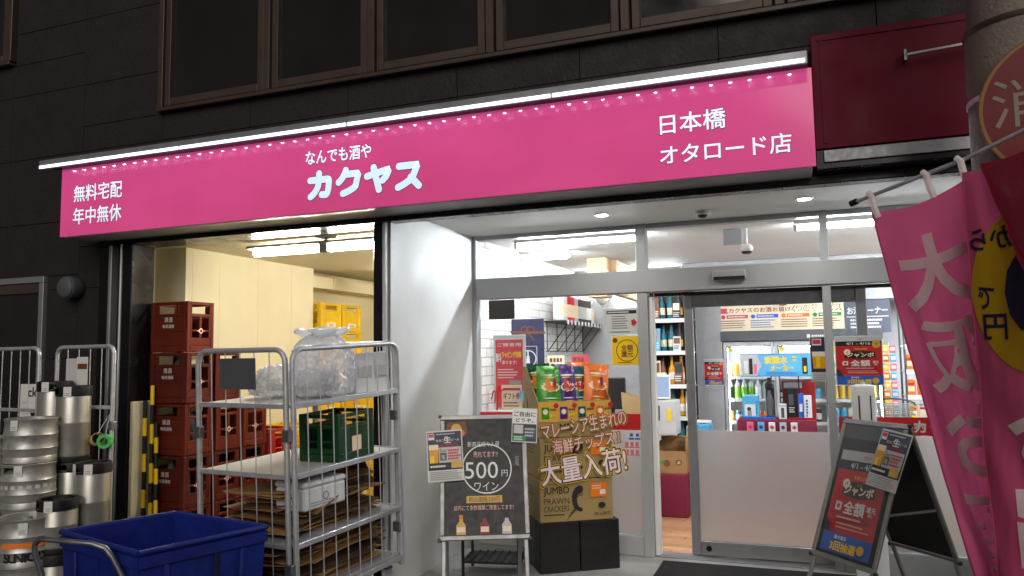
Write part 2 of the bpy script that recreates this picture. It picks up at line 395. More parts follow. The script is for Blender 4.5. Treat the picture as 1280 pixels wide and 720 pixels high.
# ================================================================= SETTING
g = MB()
ys = [-60, -4.2, -3.77, -1.55, 14]
for a, b in zip(ys, ys[1:]):
    za, zb = (ground_z(a)-.006, ground_z(b)-.006)
    g.add([(-60, a, za), (60, a, za), (60, b, zb), (-60, b, zb)], [(0, 1, 2, 3)], 'asphalt')
struct(g.build('street_ground'))
struct(MB().box(-2.745, 1.15, -1.52, .04, -.05, .004, 'concrete').build('entrance_floor'))
struct(MB().box(-5.6, -2.86, -1.5, 4, -.05, .003, 'garage_floor').build('storeroom_floor'))
sf = struct(MB().box(-2.73, 3.2, .04, 3.6, -.06, -.004, 'wood_c').build('shop_floor'))
pw = .095                                        # floorboards that can be told apart by the open door
pm = [MB().box(0, .9, 0, pw-.004, -.004, .006, 'wood_'+k, .002).mesh('floorboard') for k in 'abc']
for i in range(17):
    y = .05+i*pw
    for j in range(3):
        inst(pm[(i*5+j*7+i//3) % 3], 'floorboard', (-1.75+j*.903+(i*37 % 90)/100-.6, y, .001), parent=sf)

# ================================================================= BUILDING
bd = thing('shop_building', 'dark brown panelled building with bronze upper windows above a pink shop sign', 'building')
MB().box(-9, -5.53, -1.46, -1.2, -.1, 7, 'wall_core').box(-5.53, 3.2, -1.46, -1.2, 2.75, 7, 'wall_core').box(1.15, 3.2, -1.46, -1.2, -.1, 2.74, 'wall_core').build('wall', bd)
holes = [(-4.93, 6, 3.685, 8), (-9, -6.68, 4.36, 8), (-9, -6.17, -1, 2.385), (-5.54, 1.15, -1, 2.62)]
def subtract(r, h):
    x0, x1, z0, z1 = r; a0, a1, b0, b1 = h
    if a0 >= x1 or a1 <= x0 or b0 >= z1 or b1 <= z0: return [r]
    o = []
    if b0 > z0: o.append((x0, x1, z0, b0))
    if b1 < z1: o.append((x0, x1, b1, z1))
    m0, m1 = max(z0, b0), min(z1, b1)
    if a0 > x0: o.append((x0, a0, m0, m1))
    if a1 < x1: o.append((a1, x1, m0, m1))
    return o
for i in range(-4, 10):
    for k in range(-5, 7):
        rs = [(-4.904+.9*i, -4.904+.9*(i+1), 2.86+.6*k, 2.86+.6*(k+1))]
        for h in holes: rs = [q for r in rs for q in subtract(r, h)]
        for (x0, x1, z0, z1) in rs:
            if x1-x0 > .03 and z1-z0 > .03 and x0 > -9.2 and x1 < 3.4 and z1 > -.2:
                boxpart('siding_panel', bd, x0+.0025, x1-.0025, -1.5+rnd.uniform(0, .003), -1.465, z0+.0025, z1-.0025, 'siding', .0012)
def upper_window(x0, cols, z0, z1):
    w = MB(); x1 = cols[-1]
    w.box(x0-.02, x1+.02, -1.56, -1.47, z0-.035, z0, 'bronze', .006).box(x0-.02, x0+.03, -1.55, -1.47, z0, z1, 'bronze', .005)
    o = w.build('window_frame', bd)
    a = x0+.03
    for c in cols:
        b = c
        boxpart('mullion', o, b-.03, b+.03, -1.552, -1.47, z0+.001, z1, 'bronze', .005)
        s = MB(); l, r = a+.012, b-.042
        s.box(l, l+.055, -1.535, -1.48, z0+.01, z1, 'bronze', .004).box(r-.055, r, -1.535, -1.48, z0+.01, z1, 'bronze', .004).box(l+.056, r-.056, -1.534, -1.48, z0+.012, z0+.075, 'bronze', .004)
        s.build('sash', o)
        boxpart('pane', o, l+.05, r-.05, -1.503, -1.495, z0+.07, z1, 'dark_pane')
        a = b+.03
upper_window(-4.9, [-3.82, -2.88, -1.93, -.98, -.03, .92, 1.87], 3.72, 5.6)
upper_window(-8.6, [-7.68, -6.72], 4.40, 5.9)
# side window or door of the next room, steel jambs of the roller shutter
sw = MB().box(-8.2, -6.18, -1.53, -1.47, 2.33, 2.385, 'alu', .004).box(-6.235, -6.18, -1.53, -1.47, 0, 2.329, 'alu', .004).box(-8.2, -6.24, -1.52, -1.47, 2.24, 2.326, 'bronze', .004).build('side_door_frame', bd)
boxpart('side_door_panel', bd, -8.2, -6.24, -1.5, -1.47, .01, 2.24, 'dark_pane')
for x0, x1, y0, y1, m in ((-5.53, -5.40, -1.53, -1.3, 'steel_dark'), (-5.395, -5.36, -1.56, -1.3, 'alu'), (-5.355, -5.285, -1.50, -1.3, 'black_plastic'), (-5.28, -5.262, -1.55, -1.3, 'alu_bright'), (-5.26, -5.155, -1.54, -1.3, 'steel_dark'),
                        (-2.862, -2.79, -1.54, -1.42, 'steel_dark'), (-2.786, -2.758, -1.545, -1.42, 'alu_bright')):
    boxpart('shutter_rail', bd, x0, x1, y0, y1, 0, 2.60, m, .006)
boxpart('jamb_board', bd, -5.15, -5.115, -1.52, -1.3, 0, 1.30, 'cream_wall', .004)
boxpart('lintel', bd, -5.53, 1.16, -1.55, -1.44, 2.60, 2.655, 'steel_dark', .006)
boxpart('lintel_trim', bd, -2.75, 1.15, -1.438, -1.40, 2.612, 2.63, 'alu_bright', .002)
boxpart('shutter_box', bd, -5.52, -2.76, -1.43, -1.22, 2.612, 2.74, 'steel_dark', .006)
boxpart('soffit', bd, -2.745, 1.15, -1.398, .06, 2.70, 2.745, 'white_ceil')
boxpart('partition_wall', bd, -2.858, -2.7455, -1.40, 3.9, .005, 2.78, 'white_wall')
boxpart('entrance_wall', bd, -2.745, -2.738, -1.50, -.03, .005, 2.70, 'white_wall')
boxpart('entrance_wall', bd, 1.15, 1.30, -1.19, .04, .005, 2.70, 'white_wall')
# storeroom
boxpart('storeroom_ceiling', bd, -5.7, -2.86, -1.19, 4, 2.65, 2.7, 'cream_ceil')
boxpart('storeroom_wall', bd, -5.6, -5.17, -.93, -.85, .004, 2.649, 'cream_wall')
boxpart('storeroom_wall', bd, -5.30, -5.169, -.849, 1.0, .004, 2.649, 'cream_wall')
boxpart('storeroom_wall', bd, -5.62, -5.42, 1.0, 4, .004, 2.649, 'cream_wall')
boxpart('storeroom_wall', bd, -5.6, -2.86, 3.9, 4, .004, 2.649, 'cream_wall')
boxpart('storeroom_wall', bd, -5.62, -5.53, -1.19, -.93, .004, 2.649, 'cream_wall')
boxpart('storeroom_lining', bd, -2.872, -2.8585, -1.2, 3.9, .004, 2.649, 'cream_wall')
for y in (-.5, .05, .6): boxpart('wall_joint', bd, -5.1689, -5.1672, y, y+.005, .01, 2.64, 'cream_ceil')
boxpart('wall_joint', bd, -5.1688, -5.166, -.84, .99, 1.70, 1.712, 'cream_ceil')
du = boxpart('duct', bd, -5.418, -5.2, 1.02, 3.88, 2.44, 2.58, 'cream_wall', .004)
for y in (1.45, 2.4, 3.2): boxpart('duct_joint', du, -5.42, -5.196, y, y+.012, 2.437, 2.583, 'cream_ceil')
# shop room
boxpart('shop_wall', bd, -2.744, -2.73, .05, 3.6, .004, 2.699, 'white_brick')
boxpart('shop_wall', bd, -2.74, 3.2, 3.6, 3.7, .004, 2.70, 'grey_plaster')
boxpart('shop_wall', bd, 3.2, 3.3, -.1, 3.7, .004, 2.70, 'white_wall')
boxpart('shop_wall', bd, 1.305, 3.2, -.05, .05, .004, 2.70, 'white_wall')
boxpart('shop_ceiling', bd, -2.745, 3.3, .061, 3.7, 2.70, 2.76, 'white_ceil')
# timber column and beam lettered in navy
col = boxpart('timber_column', bd, -2.21, -1.99, 1.95, 2.2, 2.26, 2.699, 'wood_pale', .004)
bmt = boxpart('timber_beam', bd, -2.0, -1.93, 2.21, 3.59, 2.3, 2.698, 'wood_pale', .004)

# ================================================================= SHOPFRONT
fr = thing('shopfront', 'grey aluminium glazed shopfront with frosted lower glass and a sliding door', 'shopfront')
def fpart(n, x0, x1, z0, z1, y0=-.05, y1=.05, m='alu_paint', b=.004, par=fr): return boxpart(n, par, x0, x1, y0, y1, z0, z1, m, b)
fpart('jamb', -2.738, -2.70, .004, 2.70)
fpart('mullion', -1.255, -1.17, .004, 2.70, -.055)
fpart('door_jamb', -1.168, -1.13, .014, 2.095, -.02, .069, 'white_ceil')
fpart('mullion', .165, .225, .004, 2.70, -.052)
fpart('jamb', 1.10, 1.148, .004, 2.70)
fpart('head_rail', -2.70, 1.10, 2.66, 2.698, -.045)
tr_ = fpart('transom', -2.698, 1.098, 2.13, 2.315, -.065, .065)
fpart('sill_rail', -2.698, -1.257, .006, .16); fpart('sill_rail', .227, 1.098, .006, .16)
for a, b in ((-2.70, -1.255), (-1.17, .165), (.225, 1.10)):
    boxpart('upper_pane', fr, a, b, -.004, .002, 2.315, 2.66, 'glass')
for a, b in ((-2.70, -1.255), (.225, 1.10)):
    p = boxpart('fixed_pane', fr, a, b, -.004, .002, .16, 2.13, 'glass')
    boxpart('frosted_film', p, a+.01, b-.01, -.0075, -.006, .165, 1.00, 'frost')
    boxpart('red_band', p, a+.01, b-.01, -.0085, -.0055, 1.003, 1.135, 'p_red')
t = MB(); t.text('なんでも酒や', .58, 1.068, .036, 'p_white', 'l', .02, y=-.0095); t.text('カクヤス', .74, 1.068, .085, 'p_white', 'l', .035, y=-.0095); t.build('lettering', fr)
t = MB()
for i in range(2): t.rect(-1.365+i*.05, .925, -1.32+i*.05, .985, 'p_white', -.009).rect(-1.365+i*.05, .925, -1.32+i*.05, .94, 'p_blue', -.0095).rect(-1.355+i*.05, .95, -1.33+i*.05, .975, 'p_blue', -.0095)
for j in range(2):
    for i in range(3): t.rect(-1.40+i*.042, .86-j*.062, -1.363+i*.042, .912-j*.062, 'p_white', -.009).rect(-1.395+i*.042, .87-j*.062, -1.368+i*.042, .905-j*.062, 'p_pink', -.0095).rect(-1.40+i*.042, .86-j*.062, -1.363+i*.042, .867-j*.062, 'p_red', -.0097)
t.build('pictogram_sticker', fr)
# sliding door standing open to the right
dr = MB(); y0, y1 = .075, .125
dr.box(-.895, -.825, y0, y1, .02, 2.10, 'alu', .004).box(.40, .475, y0, y1, .02, 2.10, 'alu', .004).box(-.824, .399, y0+.001, y1, .02, .13, 'alu', .004).box(-.824, .399, y0+.001, y1, 2.0, 2.10, 'galv_dark', .004)
d = dr.build('sliding_door', fr)
boxpart('door_pane', d, -.83, .405, .097, .103, .125, 2.005, 'glass')
boxpart('frosted_film', d, -.822, .397, .093, .0955, .132, 1.005, 'frost')
MB().lathe([(0, -.004), (.02, -.004), (.022, 0), (.022, .004)], 'steel_dark', 18).build('door_lock', d, loc=(-.76, .072, .075)).rotation_euler = (R(90), 0, 0)
bpy.data.objects['door_lock'].location = (-.76, .071, .075)
boxpart('door_track', fr, -1.13, 1.09, .07, .135, 2.10, 2.128, 'steel_dark')
boxpart('threshold', fr, -1.168, 1.098, -.03, .14, .0045, .012, 'alu', .002)
sn = MB().box(-.64, -.38, -.10, -.066, 2.195, 2.275, 'alu_paint', .012).build('door_sensor', fr); boxpart('sensor_window', sn, -.63, -.39, -.105, -.101, 2.20, 2.225, 'black_plastic')

# ================================================================= SIGN
sg = thing('shop_sign', 'long backlit pink fascia sign with white lettering and an LED bar along its top', 'sign')
boxpart('sign_case', sg, -5.585, .105, -1.835, -1.51, 2.652, 3.19, 'steel_dark')
for a, b in ((-5.60, -3.781), (-3.779, -1.861), (-1.859, .12)): boxpart('sign_face', sg, a, b, -1.85, -1.836, 2.645, 3.20, 'sign_pink', .0006)
scm = MB().lathe([(0, .003), (.004, .003), (.006, .0)], 'alu', 10).mesh('screw')
for k in range(13): inst(scm, 'screw', (-5.5+k*.46, -1.85, 2.662), parent=sg, rot=(R(90), 0, 0))
boxpart('sign_underside', sg, -5.58, .10, -1.83, -1.515, 2.640, 2.6515, 'alu_paint')
SY = -1.8515
for s_, x0, x1, z, h in (('無料宅配', -5.455, -4.94, 2.985, .135), ('年中無休', -5.455, -4.94, 2.80, .135), ('日本橋', -.725, -.35, 2.975, .118), ('オタロード店', -.73, -.002, 2.79, .112)):
    t = MB(); t.text(s_, (x0+x1)/2, z, h+.006, 'letter_edge', 'c', .028, x1-x0+.006, SY); t.text(s_, (x0+x1)/2, z, h, 'sign_letter', 'c', .016, x1-x0, SY-.002); t.build('lettering', sg)
t = MB(); t.text('なんでも酒や', -2.955, 3.04, .104, 'letter_edge', 'c', .04, .535, SY); t.text('なんでも酒や', -2.955, 3.04, .098, 'sign_letter', 'c', .026, .53, SY-.002); t.build('lettering', sg)
def quad_curve(p, c, q, n=8):
    return [((1-t)**2*p[0]+2*t*(1-t)*c[0]+t*t*q[0], (1-t)**2*p[1]+2*t*(1-t)*c[1]+t*t*q[1]) for t in (k/n for k in range(n+1))]
GL = {  # strokes in a unit box
 'カ': [[(.06, .70), (.80, .70)]+quad_curve((.84, .70), (.91, .70), (.90, .58), 5)+quad_curve((.88, .40), (.86, .14), (.80, .09), 6)+quad_curve((.76, .06), (.68, .06), (.58, .07), 4), [(.46, .96), (.45, .72)]+quad_curve((.43, .50), (.36, .20), (.08, .02), 8)],
 'ク': [quad_curve((.38, .97), (.28, .66), (.07, .50), 7), [(.40, .80), (.78, .80)]+quad_curve((.92, .80), (.92, .76), (.88, .62), 5)+quad_curve((.80, .26), (.56, .10), (.26, .02), 9)],
 'ヤ': [[(.04, .62), (.84, .80)]+quad_curve((.96, .82), (.94, .74), (.90, .66), 4)+quad_curve((.84, .54), (.78, .48), (.70, .40), 5), [(.32, .95), (.54, .04)]],
 'ス': [[(.12, .88), (.74, .88)]+quad_curve((.88, .88), (.84, .78), (.80, .70), 5)+quad_curve((.66, .36), (.40, .16), (.08, .04), 9), [(.60, .40), (.92, .04)]]}
t = MB()
for i, ch in enumerate('カクヤス'):
    ox = -3.205+i*.232; w_, h_ = .205, .19; oz = 2.745
    for j, st in enumerate(GL[ch]):
        P = [(ox+.012+a*(w_-.02), oz+.012+b*(h_-.02)) for a, b in st]
        t.stroke(P, .0285, 'letter_edge', y=SY-.0004*(j+1)); t.stroke(P, .0245, 'sign_letter_big', y=SY-.0016-.0005*j)
t.build('logo_lettering', sg)
lb = MB().box(-5.66, .10, -2.0, -1.90, 3.215, 3.235, 'alu', .004).box(-5.66, .10, -2.01, -1.995, 3.168, 3.245, 'alu', .004).box(-5.66, .10, -1.91, -1.852, 3.20, 3.232, 'steel_dark', .003).build('light_bar', sg)
for k in range(4): boxpart('led_strip', lb, -5.65+k*1.437, -5.65+k*1.437+1.425, -2.016, -2.0105, 3.178, 3.200, 'led_strip', .002)
lm = MB().lathe([(0, 0), (.008, .001), (.010, .004), (.010, .008)], 'led', 10).mesh('led')
for k in range(52): inst(lm, 'led', (-5.58+k*.1095, -1.945, 3.206), parent=lb)
# unlit panel beside the sign
rp = thing('unlit_sign', 'unlit dark crimson sign board right of the glowing pink sign', 'sign')
MB().box(.125, 1.2, -1.70, -1.51, 2.77, 3.44, 'dark_red_panel', .004).build('panel_case', rp)
MB().box(.16, 1.2, -1.706, -1.7015, 3.40, 3.42, 'dark_red_panel').box(.17, .19, -1.706, -1.7015, 2.80, 3.398, 'dark_red_panel').build('panel_rim', rp)
MB().box(.125, 1.2, -1.69, -1.52, 2.655, 2.768, 'steel_dark', .004).box(.165, 1.2, -1.705, -1.692, 2.69, 2.762, 'galv_dark', .004).build('panel_base', rp)
MB().bar((.60, -1.76, 3.23), (.95, -1.76, 3.25), .012, .012, 'alu').bar((.60, -1.705, 3.23), (.60, -1.766, 3.23), .012, .06, 'alu').build('bracket', rp)

# ================================================================= LAMPS
def tube_lamp(name, label, x0, x1, y, z, mat, group=None, reflector=True, stem=False):
    t = thing(name, label, 'light', ((x0+x1)/2, y, z), 0, group); L = (x1-x0)/2
    if reflector: MB().prism([(-.045, .03), (-.035, .066), (.035, .066), (.045, .03), (.02, .024), (-.02, .024)], -L-.02, L+.02, 'white_ceil').build('reflector', t).rotation_euler = (0, 0, R(90))
    MB().tube([(-L, 0, .005), (L, 0, .005)], .019, mat, 12).build('tube', t, True)
    m = MB()
    for s in (-1, 1): m.box(s*L-.012 if s > 0 else s*L-.02, s*L+.02 if s > 0 else s*L+.012, -.024, .024, -.02, .035, 'white_ceil', .005)
    m.build('lamp_holder', t)
    if stem: MB().box(-.07, .07, -.05, .05, .052, .09, 'white_ceil', .01).box(-.012, .012, -.012, .012, .0905, .115, 'white_ceil').build('ceiling_bracket', t)
    return t
a = thing('fluorescent_light', 'twin fluorescent tube light on the storeroom ceiling with a grey bracket', 'light', (-3.73, -1.02, 2.53))
MB().prism([(-.055, .036), (-.04, .06), (.04, .06), (.055, .036), (.02, .031), (-.02, .031)], -.66, .60, 'p_grey').build('reflector', a).rotation_euler = (0, 0, R(-90))
for x0, x1 in ((-.60, .06), (.16, .58)): MB().tube([(x0, 0, .0), (x1, 0, .0)], .028, 'tube_garage', 12).build('tube', a, True)
MB().box(.065, .155, -.045, .045, -.035, .045, 'alu_paint', .008).lathe([(.014, .05), (.014, .09)], 'alu_paint', 10, .11).box(.04, .18, -.06, .06, .085, .119, 'alu_paint', .01).build('ceiling_bracket', a)
tube_lamp('fluorescent_light', 'fluorescent light further back on the storeroom ceiling', -4.5, -3.3, 1.6, 2.585, 'tube_garage')
SL = [('long fluorescent light above the left glass pane inside the shop', -2.43, -1.26, .29), ('long fluorescent light behind the right glass pane inside the shop', .0, 1.17, .33)]
for lb_, x0, x1, y in SL: tube_lamp('fluorescent_light', lb_, x0, x1, y, 2.63, 'tube_white')
for y, l in ((.95, 'near the glass'), (1.75, 'above the snack rack'), (2.6, 'at the back wall')): tube_lamp('fluorescent_light', f'unseen fluorescent ceiling light added on the right side of the shop, {l}', 1.35, 2.55, y, 2.63, 'tube_white', 'unseen ceiling lights added deeper in the shop')  # extra lamps added out of sight past the flags, to brighten the shop
tube_lamp('fluorescent_light', 'unseen fluorescent ceiling light added at the back end of the brick wall', -2.6, -1.4, 3.3, 2.63, 'tube_white', 'unseen ceiling lights added deeper in the shop')  # added lamp hidden by the transom, brightens the rear of the shop
tube_lamp('fluorescent_light', 'fluorescent ceiling light beside the white brick wall', -2.6, -2.2, 1.2, 2.63, 'tube_white')
def downlight(x, y, label):
    t = thing('downlight', label, 'light', (x, y, 2.70), 0, 'entrance downlights')
    MB().lathe([(.042, -.006), (.058, -.006), (.062, -.001), (.062, 0)], 'alu_bright', 28).build('trim_ring', t, True)
    MB().lathe([(0, -.004), (.0415, -.004), (.0415, 0)], 'downlight', 24).build('lens', t)
for x, l in ((-1.396, 'round downlight in the entrance soffit between the white side wall and the domed camera'), (.062, 'round downlight in the entrance soffit above the right mullion')): downlight(x, -.60, l)
dc = thing('dome_camera', 'small white domed camera on the entrance soffit between the downlights', 'camera', (-.66, -.42, 2.70))
MB().lathe([(0, -.052), (.02, -.05), (.035, -.04), (.04, -.026)], 'black_plastic', 20).build('dome', dc, True); MB().lathe([(.03, -.03), (.055, -.03), (.062, -.022), (.062, 0)], 'white_ceil', 24).build('base', dc, True)
for x, y, z, l in ((-.41, .6, 2.53, 'white security camera hanging inside the shop above the door'), (-.18, 2.9, 2.20, 'small security camera above the cream service board')):
    cc = thing('security_camera', l, 'camera', (x, y, z)); MB().box(-.05, .05, -.07, .07, -.03, .03, 'white_ceil', .02).build('body', cc); MB().lathe([(0, -.055), (.035, -.05), (.05, -.03)], 'black_plastic', 16).build('lens', cc, True)
    MB().tube([(0, 0, .03), (0, 0, 2.70-z if y < 1 else .1)], .012, 'white_ceil').build('stem', cc)
tag(MB().box(-.60, -.445, .55, .565, 2.56, 2.699, 'alu_paint', .003).build('ceiling_placard'), 'small grey placard hanging from the shop ceiling behind the upper glass', 'placard')
wl = thing('wall_lamp', 'round grey wall lamp on the dark siding beside the shutter jamb', 'lamp', (-5.80, -1.5, 2.26))
x = MB().lathe([(0, .15), (.06, .148), (.085, .135), (.09, .12)], 'p_dgrey', 28, mats=None).build('lens', wl, True); x.rotation_euler = (R(90), 0, 0)
x = MB().lathe([(.075, .123), (.095, .118), (.097, .11), (.095, .02), (.08, 0)], 'p_dgrey', 28).build('housing', wl, True); x.rotation_euler = (R(90), 0, 0)
# ================================================================= BOTTLE CRATES
def crate_mesh(L, W, H, mat, t=.014):
    """hollow crate: floor, corner posts, rims, hand holes, window slots"""
    m = MB(); b = .003; hl, hw = L/2, W/2
    m.box(-hl+t, hl-t, -hw+t, hw-t, .012, .024, mat)
    for sx in (-1, 1):
        for sy in (-1, 1):
            x0, x1 = sorted((sx*hl, sx*(hl-.035))); y0, y1 = sorted((sy*hw, sy*(hw-.035)))
            m.box(x0, x1, y0, y1, 0, H, mat, .004)
    def side(length, off, ax, holes):
        # wall as bars in (u,z); off = outer position, ax 0: wall runs along x
        u0, u1 = -length/2+.036, length/2-.036
        def bar(a, c, z0, z1, d=0):
            o = off-math.copysign(d, off); i = off-math.copysign(t, off); lo, hi = sorted((o, i))
            if ax == 0: m.box(a, c, lo, hi, z0, z1, mat, b)
            else: m.box(lo, hi, a, c, z0, z1, mat, b)
        bar(u0, u1, H-.028, H-.001); bar(u0, u1, .001, .05)
        bar(u0, u1, H*.70, H*.76, -.004)
        bar(u0, u1, H*.40, H*.44, -.002)
        if holes == 'long':      # solid lower wall, hand hole above, ribs
            bar(u0, u1, .052, H*.70-.001, .004)
            bar(u0, u0+length*.14, H*.76+.001, H-.03); bar(u1-length*.14, u1, H*.76+.001, H-.03)
        else:                    # end: tall slots with a bottle-neck bar
            n = 2
            bar(u0, u1, .052, H*.28, .004)
            for k in range(n+1):
                c = u0+(u1-u0)*k/n; w = .014 if 0 < k < n else .02
                bar(max(u0, c-w), min(u1, c+w), H*.28+.001, H*.70-.001, .002)
            bar(u0, u0+.016, H*.76+.001, H-.03); bar(u1-.016, u1, H*.76+.001, H-.03)
    for s in (-1, 1): side(L, s*hw, 0, 'long'); side(W, s*hl, 1, 'end')
    # divider
    m.box(-.004, .004, -hw+t, hw-t, .026, H*.6, mat)
    return m
crate_me = {k: crate_mesh(.40, .30, .42, k).mesh('body') for k in ('crate_brown', 'crate_brown_b')}
crate_me.update({k: crate_mesh(.42, .33, .32, k).mesh('body') for k in ('crate_red', 'crate_yellow', 'crate_green')})
marks = MB(); marks.text('清酒', -.01, .27, .042, 'p_paper', bold=.01, y=0); marks.text('専用通箱', -.01, .215, .03, 'p_paper', y=0); mk_long = marks.mesh('stencil_mark')
marks = MB(); marks.ring(0, .175, .014, .022, 'p_peach').disc(-.034, .175, .006, 'p_peach', 12).disc(.034, .175, .006, 'p_peach', 12); mk_end = marks.mesh('emblem')
marks = MB(); marks.rect(-.085, .03, .085, .10, 'p_cream', 0).text('Asahi', 0, .075, .03, 'p_brown', y=-.001).rect(-.05, .042, .05, .05, 'p_brown', -.001); mk_lab = marks.mesh('paper_label')
marks = MB(); marks.rect(-.06, .05, .06, .16, 'p_red', 0).rect(-.055, .055, .055, .155, 'p_cream', -.0006).disc(0, .105, .04, 'p_red', 20); mk_badge = marks.mesh('badge')
def crate(kind, x, y, z, rz, label, group, marks=True, bottles=0):
    t = thing('bottle_crate', label, 'crate', (x, y, z), rz, group)
    inst(crate_me[kind], 'body', (0, 0, 0), parent=t)
    if kind.startswith('crate_brown'):
        if marks: inst(mk_long, 'stencil_mark', (0, -.1475, 0), parent=t)
        inst(mk_end, 'emblem', (.2015, 0, 0), R(90), t)
    elif kind == 'crate_yellow':
        inst(mk_badge, 'badge', (.2085, 0, 0), R(90), t); inst(mk_lab, 'paper_label', (0, -.1632, 0), 0, t)
    elif kind == 'crate_green':
        inst(mk_badge, 'badge', (0, -.1635, 0), 0, t)
    else: inst(mk_lab, 'paper_label', (.2085, 0, 0), R(90), t)
    return t
bt = MB().lathe([(0, 0), (.045, .003), (.05, .01), (.05, .22), (.04, .27), (.016, .33), (.016, .39), (.018, .392), (.018, .40), (0, .40)], 'p_dgrey', 14).mesh('bottle')
G1 = 'brown sake crates stacked in the storeroom'
n = 0
cx, cy = -4.93, -.80
def stack(x, y, z, k, rz, what, kind='crate_brown', h=.408):
    for i in range(k):
        lv = 'topmost' if i == k-1 else ('lowest' if i == 0 else ['', 'second', 'third', 'fourth', 'fifth', 'sixth'][i]+' from the floor')
        crate(kind if (i % 2 or not kind.startswith('crate_brown')) else 'crate_brown_b', x+rnd.uniform(-.006, .006), y+rnd.uniform(-.006, .006), z+i*h, rz+rnd.uniform(-.02, .02), f'{what}, {lv} in its stack', G1 if 'brown' in kind else 'coloured beer crates in the storeroom')
stack(-4.925, -1.20, .004, 5, R(-1), 'brown sake crate in the tallest stack', 'crate_brown', .424)
stack(-4.93, -.85, .004, 4, R(-1), 'brown crate just behind the tallest stack', 'crate_brown', .424)
stack(-4.92, -.51, .004, 3, R(-2), 'brown crate beside the red crates', 'crate_brown', .424)
stack(-4.91, -.13, .004, 3, R(-2), 'red beer crate after the brown stacks', 'crate_red', .323)
stack(-4.92, .24, .004, 3, R(-1), 'yellow beer crate after the red stack', 'crate_yellow', .323)
stack(-5.25, 1.24, .004, 7, R(90), 'yellow crate in the tall stack by the duct', 'crate_yellow', .323)
stack(-5.25, 1.67, .004, 7, R(90), 'yellow crate behind the tall duct stack', 'crate_yellow', .323)
stack(-4.90, 1.72, .004, 4, R(-1), 'yellow crate in the far low stack', 'crate_yellow', .323)
stack(-4.42, -.70, .004, 1, R(-3), 'brown crate on the floor before the stacks', 'crate_brown', .424)
stack(-4.40, -.20, .004, 2, R(-3), 'red crate in front of the wall stacks', 'crate_red', .323)
stack(-4.38, .22, .004, 2, R(-3), 'yellow crate in front of the wall stacks', 'crate_yellow', .323)
for (x, y, z) in ((-5.0, -1.22, .428), (-4.88, -1.2, .428), (-4.97, -1.2, 1.276), (-4.84, -1.2, .852), (-5.0, -.86, 1.276), (-4.86, -.86, 1.276)):
    tag(inst(bt, 'sake_bottle', (x, y, z+.028)), 'dark empty sake bottle standing inside a brown crate', 'bottle', 'bottles in the brown crates')
# striped bars leaning by the jamb
for i, (x, y, top, dx, dy) in enumerate(((-5.075, -1.43, 1.30, .05, .0), (-5.00, -1.43, 1.42, .0, .05), (-4.93, -1.44, 1.12, -.02, .06), (-5.04, -1.39, .95, .05, .01))):
    m = MB(); p = Vector((0, 0, 0)); q = Vector((dx-.06, dy, top)); N = 9
    for k in range(N): m.tube([p.lerp(q, k/N), p.lerp(q, (k+1)/N)], .017, 'p_yellow' if (k+i) % 2 else 'p_black', 10)
    tag(m.build('striped_bar', None, True, (x, y, .006)), ['yellow and black striped bar leaning by the storeroom jamb', 'tallest yellow and black striped bar leaning beside the brown crates', 'yellow and black striped bar leaning on the brown crates', 'shortest yellow and black striped bar behind the others at the jamb'][i], 'bar', 'striped bars by the shutter')

# ================================================================= ROLL CAGES
def arch(m, x0, x1, z0, z1, r, mat, rc=.07, plane='x', off=0):
    P = [(x0, z0), (x0, z1-rc)]+arc(x0+rc, z1-rc, rc, math.pi, math.pi/2, 6)[1:]+arc(x1-rc, z1-rc, rc, math.pi/2, 0, 6)+[(x1, z0)]
    m.tube([(a, off, b) if plane == 'x' else (off, a, b) for a, b in P], r, mat, 10)
def wires(m, x0, x1, z0, z1, n, mat, plane='x', off=0, r=.0035):
    for k in range(1, n+1):
        a = x0+(x1-x0)*k/(n+1); m.tube([(a, off, z0), (a, off, z1)] if plane == 'x' else [(off, a, z0), (off, a, z1)], r, mat, 6)
def caster(parent, x, y, h):
    c = MB().box(-.04, .04, -.03, .03, h-.012, h, 'galv_dark', .002).bar((.0, -.024, h-.012), (.03, -.024, .06), .004, .04, 'galv').bar((.0, .024, h-.012), (.03, .024, .06), .004, .04, 'galv').build('caster', parent, loc=(x, y, 0))
    w = MB().lathe([(0, -.018), (.05, -.018), (.06, -.012), (.062, 0), (.06, .012), (.05, .018), (0, .018)], 'rubber', 20).build('wheel', c, True, (.03, 0, .062)); w.rotation_euler = (R(90), 0, 0)
W_, D_, ZT, ZB = .74, 1.02, 1.735, .31
ct = thing('cage_trolley', 'grey steel cage trolley loaded with bags and folded cardboard before the storeroom', 'trolley', (-2.68, -2.65, ground_z(-2.65)), R(-7), None, R(2.4))
S1, S2, S3 = 1.425, 1.03, .645        # shelf heights above the ground
for nm, pl, off in (('end_panel', 'x', 0), ('end_panel', 'x', D_)):
    p = MB(); arch(p, -W_, -.035, .26, ZT, .0165, 'galv', .075, pl, off)
    for z in (S1-.01, S2-.01, S3-.01, ZB): p.box(-W_, -.035, off-.011, off+.011, z-.014, z+.014, 'galv', .003)
    o = p.build(nm, ct, True)
    w = MB(); wires(w, -W_, -.035, ZB, ZT-.01, 5, 'galv', pl, off-.004); w.build('wire_grid', o, True)
p = MB(); arch(p, .02, D_-.02, .26, ZT, .0165, 'galv', .075, 'y', 0)
for z in (S1-.01, S2-.01, S3-.01, ZB): p.box(-.011, .011, .02, D_-.02, z-.016, z+.016, 'galv', .003)
o = p.build('side_panel', ct, True); w = MB(); wires(w, .02, D_-.02, ZB, ZT-.01, 8, 'galv', 'y', .004); w.build('wire_grid', o, True)
for z, m in ((S1, 'shelf_board'), (S2, 'shelf_board'), (S3, 'galv'), (ZB+.03, 'galv')):
    boxpart('shelf', ct, -W_+.02, -.018, .02, D_-.02, z-.022, z, m, .004)
